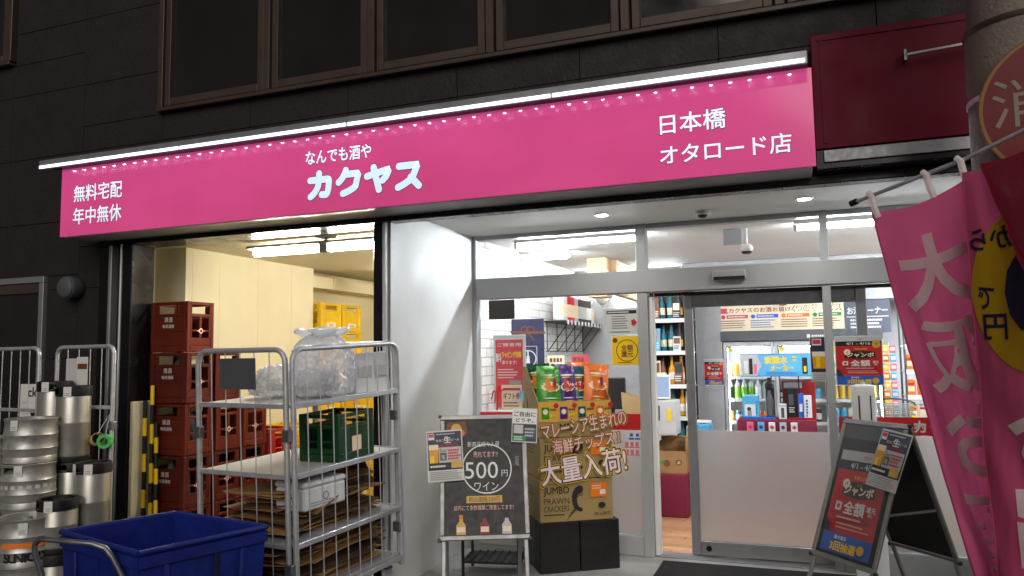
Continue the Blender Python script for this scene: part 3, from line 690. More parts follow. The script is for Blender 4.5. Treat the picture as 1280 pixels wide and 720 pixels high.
for x, y in ((-.018, -.005), (-.018, D_-.03), (-W_+.01, -.005)):
    for z in (S1-.17, S3-.13): boxpart('hinge', ct, x-.03, x+.025, y-.022, y+.015, z-.035, z+.03, 'galv_dark', .004)
boxpart('name_plate', ct, -W_+.21, -W_+.50, -.026, -.021, 1.51, 1.69, 'p_dgrey', .002)
for x in (-.08, -W_+.08):
    for y in (.10, D_-.1): caster(ct, x, y, .262)
CM = ct.matrix_basis.copy() if False else (Matrix.Translation(ct.location) @ ct.rotation_euler.to_matrix().to_4x4())
def on_cart(o, x, y, z, rz=0):
    o.matrix_world = CM @ Matrix.Translation((x, y, z)) @ Matrix.Rotation(rz, 4, 'Z'); return o
# plastic sacks
def sack_mesh(rx, ry, rz_, seed, ears=True):
    bm = bmesh.new(); bmesh.ops.create_icosphere(bm, subdivisions=6, radius=1)
    for v in bm.verts:
        p = v.co.copy(); q = Vector((p.x*1.0, p.y*1.0, p.z))
        n1 = noise.noise(p*1.6+Vector((seed, 0, 0))); n2 = abs(noise.noise(p*4.3+Vector((0, seed, 0)))); n3 = abs(noise.noise(p*11+Vector((0, 0, seed))))
        n4 = abs(noise.noise(p*23+Vector((seed, seed, 0)))); k = 1+.22*n1-.20*n2-.13*n3-.06*n4
        z = p.z*k
        if z < -.55: z = -.55-(z+.55)*-.12
        t = max(0, z-.55)
        f = 1-1.1*t if ears else 1
        v.co = Vector((p.x*k*rx*f, p.y*k*ry*f, (z+.58)*rz_))
    if ears:
        for a in (0, 2.2, 4.1):
            r = bmesh.ops.create_icosphere(bm, subdivisions=3, radius=1)
            for v in r['verts']:
                p = v.co.copy(); k = 1+.35*noise.noise(p*3+Vector((seed, a, 0)))
                v.co = Vector((math.cos(a+seed)*rx*.45+p.x*rx*.42*k, math.sin(a+seed)*ry*.4+p.y*ry*.25*k, rz_*1.42+p.z*rz_*.10*k+abs(p.x)*.03))
    me = bpy.data.meshes.new('sack'); bm.to_mesh(me); bm.free(); me.materials.append(MATS['poly_bag'])
    me.polygons.foreach_set('use_smooth', [True]*len(me.polygons))
    return me
def sack(me, name, label, x, y, z, rz=0, inner=()):
    t = thing(name, label, 'bag', group='clear sacks on the trolley'); on_cart(t, x, y, z, rz)
    inst(me, 'film', (0, 0, 0), parent=t)
    for (a, b, c, s, mt) in inner: MB().box(-s[0], s[0], -s[1], s[1], 0, s[2], mt, .006).build('contents', t, loc=(a, b, c), rz=rnd.uniform(-.5, .5))
sack(sack_mesh(.21, .26, .265, 3.1), 'plastic_sack', 'big knotted clear plastic sack on the top shelf of the trolley', -.18, .47, S1+.012, .3, ((-.03, 0, .05, (.07, .10, .10), 'p_paper'), (.06, -.08, .03, (.05, .06, .13), 'p_lgrey'), (-.08, .10, .04, (.04, .05, .12), 'p_pink')))
sack(sack_mesh(.20, .22, .125, 8.4, False), 'plastic_sack', 'low crumpled clear plastic sack behind the name plate', -.45, .40, S1+.012, .9, ((0, 0, .03, (.08, .06, .05), 'p_paper'), (.07, .05, .02, (.04, .06, .06), 'p_lgrey')))
for i, (y, l) in enumerate(((.74, 'white printed carrier bag on the top shelf next to the knotted sack'), (.90, 'white printed carrier bag at the far end of the top shelf'))):
    m = MB(); hw, hd, h = .085, .05, .25
    N = 6; vs = []; fs = []
    for k in range(N+1):
        z = h*k/N; tt = 1-.25*(k/N)
        for (a, b) in ((-1, -1), (0, -1.15), (1, -1), (1.1, 0), (1, 1), (0, 1.1), (-1, 1), (-1.1, 0)):
            vs.append((a*hw*(1-.12*k/N)+rnd.uniform(-.006, .006), b*hd*tt+rnd.uniform(-.006, .006), z+rnd.uniform(-.004, .004)))
    for k in range(N): fs += [(k*8+j, k*8+(j+1) % 8, (k+1)*8+(j+1) % 8, (k+1)*8+j) for j in range(8)]
    fs.append(tuple(range(7, -1, -1))); m.add(vs, fs, 'foam')
    bg_ = m.build('carrier_bag', None, True); tag(bg_, l, 'bag', 'white carrier bags on the trolley'); on_cart(bg_, -.10, y, S1+.004, R(80))
    q = MB(); q.rect(-.05, .08, .05, .19, 'p_dgrey', -.07).text('酒', 0, .15, .05, 'p_white', y=-.0708).lines(-.04, .09, .04, .12, 2, 'p_white'); q.lay = 0
    pr = MB(); pr.rect(-.045, .10, .04, .17, 'p_lgrey', -.066); pr.build('print', bg_)
t = crate('crate_green', 0, 0, 0, 0, 'dark green beer crate on the middle shelf of the cage trolley', 'beer crates on the trolley'); t.scale = (.9,)*3; on_cart(t, -.17, .58, S2+.003, R(90)+R(4)); t.scale = (.9,)*3
fb = MB().box(-.17, .17, -.12, .12, 0, .13, 'foam', .012).box(-.175, .175, -.125, .125, .131, .165, 'foam', .012).build('foam_box'); tag(fb, 'white foam box on the trolley shelf above the cardboard', 'box'); on_cart(fb, -.14, .30, S3+.15, R(86))
q = MB().ring(0, .07, .018, .023, 'p_dgrey').lines(-.12, .02, .10, .05, 2, 'p_grey'); q = q.build('print', fb, loc=(0, -.1215, 0))
for lev, n_, z0 in (('upper', 18, S3+.004), ('lower', 21, ZB+.034)):
    z = z0
    for i in range(n_):
        w, d, th = rnd.uniform(.22, .31), rnd.uniform(.30, .46), rnd.uniform(.004, .007)
        mt = rnd.choice(['cardboard', 'cardboard_b', 'cardboard_c', 'cardboard'])
        m = MB(); Nn = 4; bend = rnd.uniform(-.022, .03); ph = rnd.uniform(-.05, .05); vs = []; fs = []
        for s in (0, 1):
            for a in range(Nn+1):
                for b in range(Nn+1):
                    u, v = a/Nn*2-1, b/Nn*2-1; vs.append((u*w, v*d, bend*(v*v-.3)+ph*u*.5+s*th))
        K = (Nn+1)**2
        for a in range(Nn):
            for b in range(Nn):
                i0 = a*(Nn+1)+b; q4 = (i0, i0+1, i0+Nn+2, i0+Nn+1); fs += [q4, tuple(x+K for x in reversed(q4))]
        ring_ = [b for b in range(Nn+1)]+[a*(Nn+1)+Nn for a in range(1, Nn+1)]+[Nn*(Nn+1)+b for b in range(Nn-1, -1, -1)]+[a*(Nn+1) for a in range(Nn-1, 0, -1)]
        fs += [(ring_[k], ring_[k]+K, ring_[(k+1) % len(ring_)]+K, ring_[(k+1) % len(ring_)]) for k in range(len(ring_))]
        m.add(vs, fs, mt); o = m.build('cardboard_sheet')
        tag(o, ('flattened cardboard box in the heap beside the foam box on the trolley' if lev == 'upper' else 'flattened cardboard box in the heap on the lowest trolley shelf'), 'cardboard', f'flattened cardboard on the {lev} shelf')
        on_cart(o, -W_/2+rnd.uniform(-.03, .04), .5+rnd.uniform(-.05, .05), z+.016, rnd.uniform(-.16, .16)); z += th+rnd.uniform(.003, .013)
for i, (y, rx, l) in enumerate(((.18, 20, 'torn cardboard flap leaning beside the foam box'), (.52, -62, 'open cardboard box flap standing up on the trolley shelf'), (.80, -70, 'cardboard flap standing at the far end of the trolley shelf'))):
    o = MB().box(-.13, .13, -.10, .10, 0, .006, 'cardboard_b').build('cardboard_flap'); tag(o, l, 'cardboard'); o.matrix_world = CM @ Matrix.Translation((-.14 if i == 0 else -.3, y+.12, S3+.16+(.08 if i else 0))) @ Matrix.Rotation(R(rx), 4, 'X') @ Matrix.Rotation(R(40*i), 4, 'Z')

# keg trolleys: arched panels on low bases
def keg_cage(x0, x1, y, label, rails, ny):
    t = thing('keg_trolley', label, 'trolley', (x0, y, ground_z(y)), R(-4), 'keg trolleys at the siding'); w = x1-x0
    p = MB(); arch(p, 0, w, .05, 1.765, .0155, 'galv', .06)
    for z in rails: p.box(0, w, -.01, .01, z-.013, z+.013, 'galv', .003)
    o = p.build('back_panel', t, True); q = MB(); wires(q, 0, w, .1, 1.75, ny, 'galv', 'x', -.004); q.build('wire_grid', o, True)
    b = MB().box(-.01, w+.01, -.80, .02, .055, .075, 'galv_dark', .004)
    b.build('base', t)
    for k in range(6): boxpart('deck_plank', t, 0, w, -.79+k*.135, -.79+k*.135+.12, .076, .092, 'wood_pale', .003)
    return t
kc2 = keg_cage(-5.325, -4.70, -2.05, 'empty arched panel of the keg trolley with a roll of green tape hanging', (1.32, .87, .52), 4)
q = MB().rect(.12, 1.45, .24, 1.68, 'p_lgrey', -.012).rect(.24, 1.45, .365, 1.69, 'p_paper', -.013).rect(.25, 1.60, .355, 1.64, 'p_brown', -.014).lines(.25, 1.47, .355, 1.59, 4, 'p_brown', .6); q.build('name_card', kc2)
boxpart('clamp', kc2, .595, .65, -.02, .02, 1.16, 1.22, 'galv_dark', .004)
kc1 = keg_cage(-5.92, -5.375, -2.12, 'keg trolley loaded with short ribbed kegs left of the shutter', (1.30, .85, .5), 4)
ns = MB().box(-.11, .11, -.004, 0, -.16, .16, 'p_paper'); ns.lay = 10; ns.text('ck', .02, .10, .07, 'p_black', bold=.03).text('▼', .03, -.08, .05, 'p_black').lines(-.09, -.12, -.02, .04, 4, 'p_lgrey'); ns = ns.build('notice_board', None, loc=(-5.46, -2.15, 1.31)); tag(ns, 'white notice sheet tied to the keg trolley panel behind the kegs', 'notice')
tp = thing('tape_roll', 'green packing tape roll hanging by a string from the trolley panel', 'tape', (-4.71, -2.14, 1.06), R(25))
r_ = MB().lathe([(.028, -.024), (.05, -.024), (.05, .024), (.028, .024), (.028, -.024)], 'tape_green', 24).build('roll', tp, True); r_.rotation_euler = (R(90), 0, 0)
r_ = MB().lathe([(.026, -.02), (.0275, -.02), (.0275, .02), (.026, .02)], 'tape_tan', 20).build('core', tp, True, (-.06, .01, .015)); r_.rotation_euler = (R(70), 0, R(40)); r_.scale = (1.6, 1.6, 1.2)
MB().tube([(0, 0, .03), (.005, .02, .12), (.012, .05, .20)], .0025, 'p_paper', 6).tube([(-.055, 0, .05), (-.02, .02, .13), (.012, .05, .20)], .0025, 'p_paper', 6).build('string', tp)
# kegs
def keg_short(R_=.168, H=.30):
    N = 48
    def skip(i, k): return i in (13,) and (k % 24) in (0, 1, 2, 3, 4, 5)
    z = lambda a: a*H
    prof = [(0, z(.04)), (.10, z(.02)), (R_-.012, z(.0)), (R_-.004, z(.01)), (R_-.004, z(.13)), (R_-.008, z(.15)), (R_-.004, z(.2)), (R_-.003, z(.30)), (R_+.003, z(.33)), (R_-.003, z(.36)), (R_-.003, z(.60)), (R_+.003, z(.63)), (R_-.003, z(.66)), (R_-.006, z(.80)), (R_-.006, z(.93)), (R_-.003, z(.95)), (R_, z(.985)), (R_-.006, z(1)), (R_-.014, z(.985)), (R_-.016, z(.93)), (R_-.016, z(.80))]
    b = MB().lathe(prof, 'keg_steel', N, skip=lambda i, k: (i == 13 or i == 19) and (k % 24) in (2, 3, 4, 5, 6))
    lid = MB().lathe([(R_-.016, z(.80)), (R_-.04, z(.85)), (.04, z(.88)), (.03, z(.9)), (.03, z(.97)), (0, z(.97))], 'keg_steel', 32)
    return b.mesh('shell', True), lid.mesh('top_dome', True)
def keg_slim(R_=.112, H=.53):
    b = MB().lathe([(0, .02), (R_-.02, .01), (R_-.004, .035), (R_, .05), (R_, H*.5), (R_+.0015, H*.51), (R_, H*.52), (R_, H-.07), (R_-.004, H-.06)], 'keg_slim', 40).mesh('shell', True)
    t = MB().lathe([(R_-.006, H-.075), (R_+.004, H-.072), (R_+.006, H-.06), (R_+.006, H-.02), (R_+.004, H-.004), (R_-.006, H), (R_-.02, H-.006), (R_-.02, H-.045), (.03, H-.04), (.03, H-.01), (0, H-.01)], 'rubber', 36, skip=lambda i, k: (i in (2, 6)) and k % 18 in (3, 4, 5, 6)).mesh('rubber_collar', True)
    f = MB().lathe([(R_-.02, 0), (R_+.002, .002), (R_+.004, .01), (R_+.004, .032), (R_, .036)], 'rubber', 36).mesh('rubber_foot', True)
    return b, t, f
KS = keg_short(); KL = keg_slim(); KM = keg_slim(.118, .34)
tagm = MB().rect(-.026, -.035, .026, .035, 'p_paper', 0).lines(-.02, -.03, .02, -.005, 2, 'p_grey').mesh('paper_tag')
bandm = MB()
bands = []
for k in range(10):
    bandm = MB(); a = R(-45)+(k-4.5)*R(17)-1.1; r0 = .1665
    p0 = (r0*math.cos(a-R(5)), r0*math.sin(a-R(5))); p1 = (r0*math.cos(a+R(5)), r0*math.sin(a+R(5)))
    bandm.add([(p0[0], p0[1], .135), (p1[0], p1[1], .135), (p1[0], p1[1], .16), (p0[0], p0[1], .16)], [(0, 1, 2, 3)], 'p_lgrey'); bands.append(bandm.mesh('sticker'))
def around(me, name, t, r, ang, z): return inst(me, name, (r*math.cos(ang), r*math.sin(ang), z), parent=t, rot=(0, 0, ang+R(90)))
def put_keg(kind, x, y, z, rz, label, tags=((-100, .8),), band=False):
    t = thing('beer_keg', label, 'keg', (x, y, z+ground_z(y)+.093), rz, {'s': 'short ribbed kegs', 'l': 'slim kegs with black collars', 'm': 'slim kegs with black collars'}[kind])
    if kind == 's':
        inst(KS[0], 'shell', (0, 0, 0), parent=t); inst(KS[1], 'top_dome', (0, 0, 0), parent=t)
        for a, h in tags: around(tagm, 'paper_tag', t, .1675, R(a)-rz, h*.30)
        if band:
            for bm_ in bands: inst(bm_, 'sticker', (0, 0, 0), parent=t)
    else:
        P = KL if kind == 'l' else KM; H = .53 if kind == 'l' else .34; r = .1185 if kind == 'l' else .1245
        for me, nm in zip(P, ('shell', 'rubber_collar', 'rubber_foot')): inst(me, nm, (0, 0, 0), parent=t)
        for a, h in tags: around(tagm, 'paper_tag', t, r, R(a)-rz, H-.04)
    return t
kx, ky = -5.02, -2.47
put_keg('s', kx, ky, .90, .2, 'short ribbed keg with a paper tag, topmost of its stack', ((-75, .86),))
put_keg('s', kx+.005, ky-.01, .60, 1.1, 'short ribbed keg with a row of stickers, second from the top', ((-60, .86),), True)
put_keg('s', kx+.01, ky, .30, 2.0, 'short ribbed keg with an open hand hole, third from the top', ())
put_keg('s', kx, ky-.01, .0, .7, 'short ribbed keg lowest in the tall keg stack', ())
k = put_keg('s', -4.70, -2.72, .315, .4, 'short keg with an orange band and black maker lettering, on another keg', ((-45, .82),))
sm = MB()
for i, ch in enumerate('SUNTORY'):
    a = R(-76)+i*R(12.5)-.4; g_, fs_, W0, H0 = text_geo(ch, .03); kk = .058/H0; r0 = .1683
    sm.add([(r0*math.cos(a+(gx*kk-W0*kk/2)/r0), r0*math.sin(a+(gx*kk-W0*kk/2)/r0), .042+gy*kk) for gx, gy in g_], fs_, 'p_black')
for j in range(14):
    a = R(-88)+j*R(6.6)-.4; b = a+R(6.6); r0 = .1682
    sm.add([(r0*math.cos(a), r0*math.sin(a), .128), (r0*math.cos(b), r0*math.sin(b), .128), (r0*math.cos(b), r0*math.sin(b), .158), (r0*math.cos(a), r0*math.sin(a), .158)], [(0, 1, 2, 3)], 'p_orange')
sm.build('maker_lettering', k)
put_keg('s', -4.70, -2.71, .015, .4, 'short keg lowest under the lettered keg', ())
for i, (z, l) in enumerate(((.78, 'topmost'), (.48, 'second from the top'), (.18, 'third from the top'))):
    put_keg('s', -5.28, -2.62, z, .6+i, f'short tagged keg in the stack near the notice, {l}', ((-40, .7), (-60, .3)) if i else ((-40, .8),))
put_keg('l', -4.91, -2.24, .87, .3, 'slim steel keg with black collar and white tag, standing high on another', ((-60, 0),))
put_keg('l', -4.91, -2.23, .34, .9, 'slim steel keg under the high standing one', ())
put_keg('m', -4.91, -2.24, .0, .9, 'short slim keg lowest beneath the two tall ones', ())
put_keg('l', -5.15, -2.20, .90, 1.3, 'slim keg with white tag behind the tall ribbed stack', ((-70, 0),))
put_keg('l', -5.15, -2.20, .37, 1.3, 'slim keg lower behind the tall ribbed stack', ())
put_keg('l', -4.54, -2.38, .37, .5, 'tall slim keg with glossy body nearest the blue box, two tags', ((-55, 0), (-110, 0)))
put_keg('m', -4.54, -2.38, .03, .5, 'short slim keg beneath the glossy tall one', ())
put_keg('m', -4.57, -2.61, .37, .2, 'short slim keg with black collar beside the lettered keg', ((-65, 0),))
put_keg('m', -4.57, -2.61, .03, .2, 'short slim keg lowest beside the lettered keg', ())

# ================================================================= BLUE BOX TRUCKS
def blue_truck(cs, zt, label, zb=.22, handle=None):
    c0 = Vector((sum(p[0] for p in cs)/4, sum(p[1] for p in cs)/4)); gz = ground_z(c0.y)
    t = thing('box_truck', label, 'box truck', (c0.x, c0.y, gz), 0, 'blue box trucks'); P = [Vector(p)-c0 for p in cs]; n = 4
    def ringp(k, z): return [(p.x*k, p.y*k, z) for p in P]
    m = MB(); th = .035
    Ro = [ringp(.93, zb), ringp(1.0, zt)]; Ri = [ringp(.90, zb+.02), ringp(.965, zt)]
    vs = Ro[0]+Ro[1]+Ri[1]+Ri[0]; fs = []
    for lv in range(3): fs += [(lv*4+i, lv*4+(i+1) % 4, (lv+1)*4+(i+1) % 4, (lv+1)*4+i) for i in range(4)]
    fs += [(3, 2, 1, 0), (12, 13, 14, 15)]; m.add(vs, fs, 'blue_box'); m.build('tub', t)
    rim = MB()
    for i in range(4):
        a = Vector((*P[i], zt))*1.0; b = Vector((*P[(i+1) % 4], zt))
        a.x *= 1.012; a.y *= 1.012; b.x *= 1.012; b.y *= 1.012
        rim.tube([a, b], .013, 'blue_box', 8); rim.bar(a-Vector((0, 0, .045)), b-Vector((0, 0, .045)), .012, .05, 'blue_box')
    rim.build('rim', t, True)
    for i in range(4):
        for kk in (.2, .5, .8):
            if i == 1 and kk == .5: continue
            e = P[i].lerp(P[(i+1) % 4], kk); MB().bar((e.x*1.001, e.y*1.001, zt-.075), (e.x*.945, e.y*.945, zb+.04), .022, .010, 'blue_box', up=(e.x, e.y, 0)).build('rib', t)
    p0, p1 = P[1], P[2]; f = Vector((*(p0.lerp(p1, .42)*1.004), 0)); out = Vector((f.x, f.y, 0)).normalized()*.004
    MB().bar(Vector((f.x, f.y, zt-.06))+out, Vector((f.x*.955, f.y*.955, zb+.2))+out, .03, .006, 'blue_dark', up=tuple(out)).build('strap', t)
    for i in range(4):
        q = P[i]*.8; caster(t, q.x, q.y, zb-.002)
    return t
bt_ = blue_truck([(-3.33, -2.88), (-2.60, -3.02), (-2.80, -3.63), (-3.53, -3.42)], .855, 'large empty blue plastic box truck in front of the cage trolley')
bl2 = blue_truck([(-3.55, -3.62), (-2.95, -3.74), (-3.1, -4.2), (-3.75, -4.05)], .70, 'second blue box truck, mostly out of sight before the kegs')
hp = [(-3.255, -3.72, .45), (-3.262, -3.735, .678), (-3.285, -3.756, .775), (-3.283, -3.757, .815), (-3.255, -3.752, .838), (-3.04, -3.668, .812), (-2.985, -3.645, .79), (-2.955, -3.632, .75), (-2.912, -3.605, .65), (-2.88, -3.59, .45)]
q = MB(); q.tube([Vector(p)-Vector(bt_.location) for p in hp], .0125, 'galv_dark', 10); q.build('push_handle', bt_, True)
# ================================================================= A-BOARDS
def sheet(name, label, cat, w, h, base, draw, group=None, thick=.002):
    """a printed sheet standing in its own xz plane, origin at its lower left corner"""
    m = MB().box(0, w, 0, thick, 0, h, base); draw(m, w, h)
    o = m.build(name)
    return tag(o, label, cat, group)
def place(o, loc, rz=0, rx=0, ry=0):
    o.location = loc; o.rotation_euler = (rx, ry, rz); return o
def a_board(label, loc, rz, W, ht, hb, lean, depth, back):
    t = thing('a_board', label, 'sign stand', loc, rz, 'standing sign boards')
    th = math.atan2(lean, ht-hb); c = math.cos(th); s = math.sin(th)
    H = (ht-hb)/c
    fl = bpy.data.objects.new('front_leaf', None)
    M = Matrix.Translation((0, 0, ht)) @ Matrix.Rotation(-th, 4, 'X')
    def leaf(par, y0, sgn):
        f = MB(); f.M = Matrix.Translation((0, 0, ht)) @ Matrix.Rotation(-th*sgn, 4, 'X') @ (Matrix.Rotation(math.pi, 4, 'Z') if sgn < 0 else Matrix.Identity(4))
        e = .03
        f.box(-W, W, -.012, .006, -e, 0, 'frame_alu', .004).box(-W, W, -.012, .006, -H, -H+e, 'frame_alu', .004)
        f.box(-W, -W+e, -.0115, .006, -H+e+.001, -e-.001, 'frame_alu', .004).box(W-e, W, -.0115, .006, -H+e+.001, -e-.001, 'frame_alu', .004)
        L = hb/c
        f.box(-W+.012, -W+.04, -.006, .012, -H-L, -H-.001, 'frame_alu', .004).box(W-.04, W-.012, -.006, .012, -H-L, -H-.001, 'frame_alu', .004)
        o = f.build('frame', t)
        b = MB(); b.M = f.M; b.box(-W+e-.002, W-e+.002, -.004, .003, -H+e-.002, -e+.002, 'p_black' if back or sgn < 0 else 'p_black'); b.build('board', o)
        k = MB(); k.M = f.M
        for x in (-W, W):
            for z in (0, -H):
                k = MB(); k.M = f.M; k.box(x-.012, x+.012, -.0135, .0075, z-.010 if z else -.014, z+.014 if z else .004, 'corner_black', .004); k.build('corner_cap', o)
        return f.M
    MF = leaf(t, 0, 1); leaf(t, 0, -1)
    MB().bar((-W+.03, -lean*.62, ht-(ht-hb)*.62-.0), (-W+.03, lean*.62, ht-(ht-hb)*.62), .006, .014, 'frame_alu').bar((W-.03, -lean*.62, ht-(ht-hb)*.62), (W-.03, lean*.62, ht-(ht-hb)*.62), .006, .014, 'frame_alu').build('stay', t)
    MW = Matrix.Translation(loc) @ Matrix.Rotation(rz, 4, 'Z') @ MF
    return t, MF, MW, H
# -- wine board
W = .285
t1, MF, MW, H = a_board('black sandwich board advertising 500 yen wine beside the stacked cracker cartons', (-2.035, -1.50, .004), R(24), W, 1.225, .47, .28, .5, False)
p = MB(); p.M = MF; w0, h0 = W-.03, H-.06; Y0 = -.0065
def PT(s, x, z, h, m, **k): p.text(s, x*w0, -.03-h0*(1-z), h*h0, m, **k)
p.lay = 12
p.rect(-w0, -.03-h0, w0, -.03, 'p_black')
p.poly([(-w0*.95, -.045), (-w0*.45, -.04), (-w0*.42, -.12), (-w0*.62, -.17), (-w0*.95, -.16)], 'p_brown').disc(-w0*.7, -.09, .035, 'p_gold').disc(-w0*.58, -.12, .025, 'p_orange').disc(-w0*.82, -.13, .02, 'p_lime')
p.ring(.02, -.03-h0*.44, .155, .163, 'p_white', 48)
PT('新商品続々入荷', .0, .775, .048, 'p_white', w=.21)
PT('売れてます!!', .05, .685, .055, 'p_peach', w=.16)
PT('500', -.06, .545, .145, 'p_white', bold=.012, w=.215); PT('円', .53, .515, .055, 'p_white')
PT('ワイン', .06, .405, .075, 'p_white', bold=.01, w=.155)
p.rect(-.115, -.03-h0*.735, .115, -.03-h0*.675, 'p_gold'); PT('税込価格:550円', .0, .295, .045, 'p_black', w=.20)
PT('店内にて多数種類ご用意してます!', -.02, .225, .042, 'p_peach', w=.38)
PT('輸入酒', .86, .62, .09, 'p_lgrey', w=.02)
for bx, c1 in ((-.15, 'p_gold'), (.0, 'p_darkred'), (.14, 'p_lgrey')):
    z = -.03-h0; p.poly([(bx-.03, z+.002), (bx+.03, z+.002), (bx+.03, z+.06), (bx+.012, z+.085), (bx+.012, z+.125), (bx-.012, z+.125), (bx-.012, z+.085), (bx-.03, z+.06)], c1); p.rect(bx-.026, z+.018, bx+.026, z+.05, 'p_cream'); p.rect(bx-.012, z+.10, bx+.012, z+.125, 'p_orange' if bx < 0 else 'p_black')
p.build('wine_poster', t1)
def beer_flyer(m, w, h):
    m.rect(.03*w, .22*h, .97*w, .97*h, 'p_navy'); m.rect(.05*w, .82*h, .22*w, .95*h, 'p_white').rect(.06*w, .87*h, .21*w, .94*h, 'p_rosepaper')
    m.lines(.28*w, .90*h, .94*w, .95*h, 1, 'p_lgrey'); m.text('セルフ', .38*w, .80*h, .05*h, 'p_white', bold=.02).text('生', .58*w, .81*h, .13*h, 'p_white', bold=.03).text('ビール', .80*w, .80*h, .05*h, 'p_white', bold=.02)
    m.text('大人気販売中', .62*w, .70*h, .055*h, 'p_red', bold=.02); m.rect(.33*w, .36*h, .95*w, .66*h, 'p_lgrey')
    m.poly([(.07*w, .36*h), (.30*w, .36*h), (.33*w, .70*h), (.05*w, .70*h)], 'p_beer').rect(.06*w, .62*h, .32*w, .72*h, 'p_cream').poly([(.07*w, .36*h), (.2*w, .36*h), (.2*w, .5*h), (.08*w, .5*h)], 'p_yellow')
    m.text('Sun', .45*w, .60*h, .07*h, 'p_black').rect(.36*w, .40*h, .54*w, .55*h, 'p_dgrey').text('生', .45*w, .47*h, .08*h, 'p_white')
    m.lines(.58*w, .40*h, .93*w, .62*h, 4, 'p_red', .6); m.rect(.05*w, .24*h, .95*w, .34*h, 'p_black').lines(.08*w, .25*h, .6*w, .33*h, 1, 'p_white').rect(.66*w, .24*h, .96*w, .38*h, 'p_gold')
    m.lines(.05*w, .02*h, .95*w, .20*h, 5, 'p_grey', .4)
f1 = sheet('beer_flyer', 'draught beer flyer clipped over the corner of the wine board', 'flyer', .235, .335, 'p_paper', beer_flyer)
f1.matrix_world = MW @ Matrix.Translation((-W-.075, -.028, -.445)) @ Matrix.Rotation(R(-3), 4, 'Y')
def free_flyer(m, w, h):
    m.rect(.03*w, .55*h, .97*w, .97*h, 'p_white').text('ご自由に', .5*w, .82*h, .14*h, 'p_black', bold=.03, w=.85*w).text('どうぞ。', .5*w, .64*h, .11*h, 'p_black', bold=.03, w=.7*w)
    m.rect(.03*w, .03*h, .97*w, .53*h, 'p_navy').rect(.08*w, .25*h, .45*w, .5*h, 'p_lgrey').rect(.5*w, .12*h, .95*w, .45*h, 'p_slate').rect(.03*w, .03*h, .55*w, .20*h, 'p_green').lines(.1*w, .05*h, .5*w, .18*h, 2, 'p_white', .5).lines(.52*w, .15*h, .93*w, .43*h, 3, 'p_lgrey', .5)
f2 = sheet('free_flyer', 'black and white take-one flyer on the upper corner of the wine board', 'flyer', .17, .235, 'p_paper', free_flyer)
f2.matrix_world = MW @ Matrix.Translation((W-.10, -.024, -.19)) @ Matrix.Rotation(R(4), 4, 'Y')
# -- prize board by the door
W = .255
t2, MF, MW, H = a_board('silver sandwich board with a red prize poster standing before the right glass pane', (.40, -1.13, .004), R(-50), W, 1.19, .38, .31, .5, True)
def jan(m, w, h, film=False):
    m.rect(.02*w, .20*h, .98*w, .80*h, 'p_red'); m.rect(.02*w, .02*h, .98*w, .20*h, 'p_blue'); m.rect(.02*w, .80*h, .98*w, .89*h, 'p_black').rect(.02*w, .89*h, .98*w, .985*h, 'p_lgrey')
    m.text('4/1 - 4/16', .5*w, .845*h, .055*h, 'p_white', bold=.02, w=.5*w); m.text('d払い', .55*w, .937*h, .035*h, 'p_rosepaper', bold=.02)
    m.disc(.87*w, .83*h, .09*w, 'p_gold').text('円', .87*w, .83*h, .05*h, 'p_brown', bold=.02)
    m.text('毎週土日開催', .55*w, .735*h, .035*h, 'p_yellow')
    m.poly([(.2*w, .56*h), (.5*w, .54*h), (.85*w, .57*h), (.83*w, .68*h), (.5*w, .70*h), (.22*w, .68*h)], 'p_black').disc(.26*w, .67*h, .07*w, 'p_cream').text('d', .26*w, .67*h, .05*h, 'p_red', bold=.03)
    m.text('ジャンボ', .53*w, .615*h, .085*h, 'p_cream', bold=.05, w=.56*w).text('くじ', .53*w, .668*h, .03*h, 'p_gold', bold=.03)
    m.rect(.15*w, .41*h, .27*w, .49*h, 'p_white').rect(.18*w, .43*h, .24*w, .47*h, 'p_red')
    m.text('全額', .52*w, .45*h, .12*h, 'p_white', bold=.04, w=.40*w).text('還元', .84*w, .47*h, .05*h, 'p_white', bold=.03).text('中!', .84*w, .42*h, .04*h, 'p_white', bold=.03)
    m.rect(.2*w, .33*h, .85*w, .37*h, 'p_darkred').lines(.22*w, .335*h, .83*w, .365*h, 1, 'p_peach', .6).lines(.25*w, .24*h, .9*w, .31*h, 2, 'p_peach', .35)
    m.poly([(.02*w, .2*h), (.16*w, .2*h), (.1*w, .3*h), (.02*w, .34*h)], 'p_navy').text('3回抽選', .48*w, .085*h, .085*h, 'p_yellow', bold=.04, w=.5*w).text('最大毎日', .4*w, .165*h, .035*h, 'p_white', bold=.03).disc(.82*w, .1*h, .07*w, 'p_gold')
p = MB(); p.M = MF @ Matrix.Translation((-W+.055, -.008, -H+.035)); jan(p, .40, .645); p.build('prize_poster', t2)
p = MB(); p.M = MF; p.box(-W+.028, W-.028, -.0205, -.0195, -H+.028, -.028, 'clear_film'); p.build('clear_cover', t2)
p = MB(); p.M = MF; p.lay = 8; p.rect(-W+.03, -.12, W-.03, -.031, 'p_dgrey'); p.build('backing_sheet', t2)
f3 = sheet('beer_flyer', 'creased draught beer flyer taped across the prize board corner', 'flyer', .225, .345, 'p_paper', beer_flyer)
f3.matrix_world = MW @ Matrix.Translation((W-.19, -.032, -.385)) @ Matrix.Rotation(R(6), 4, 'Y')

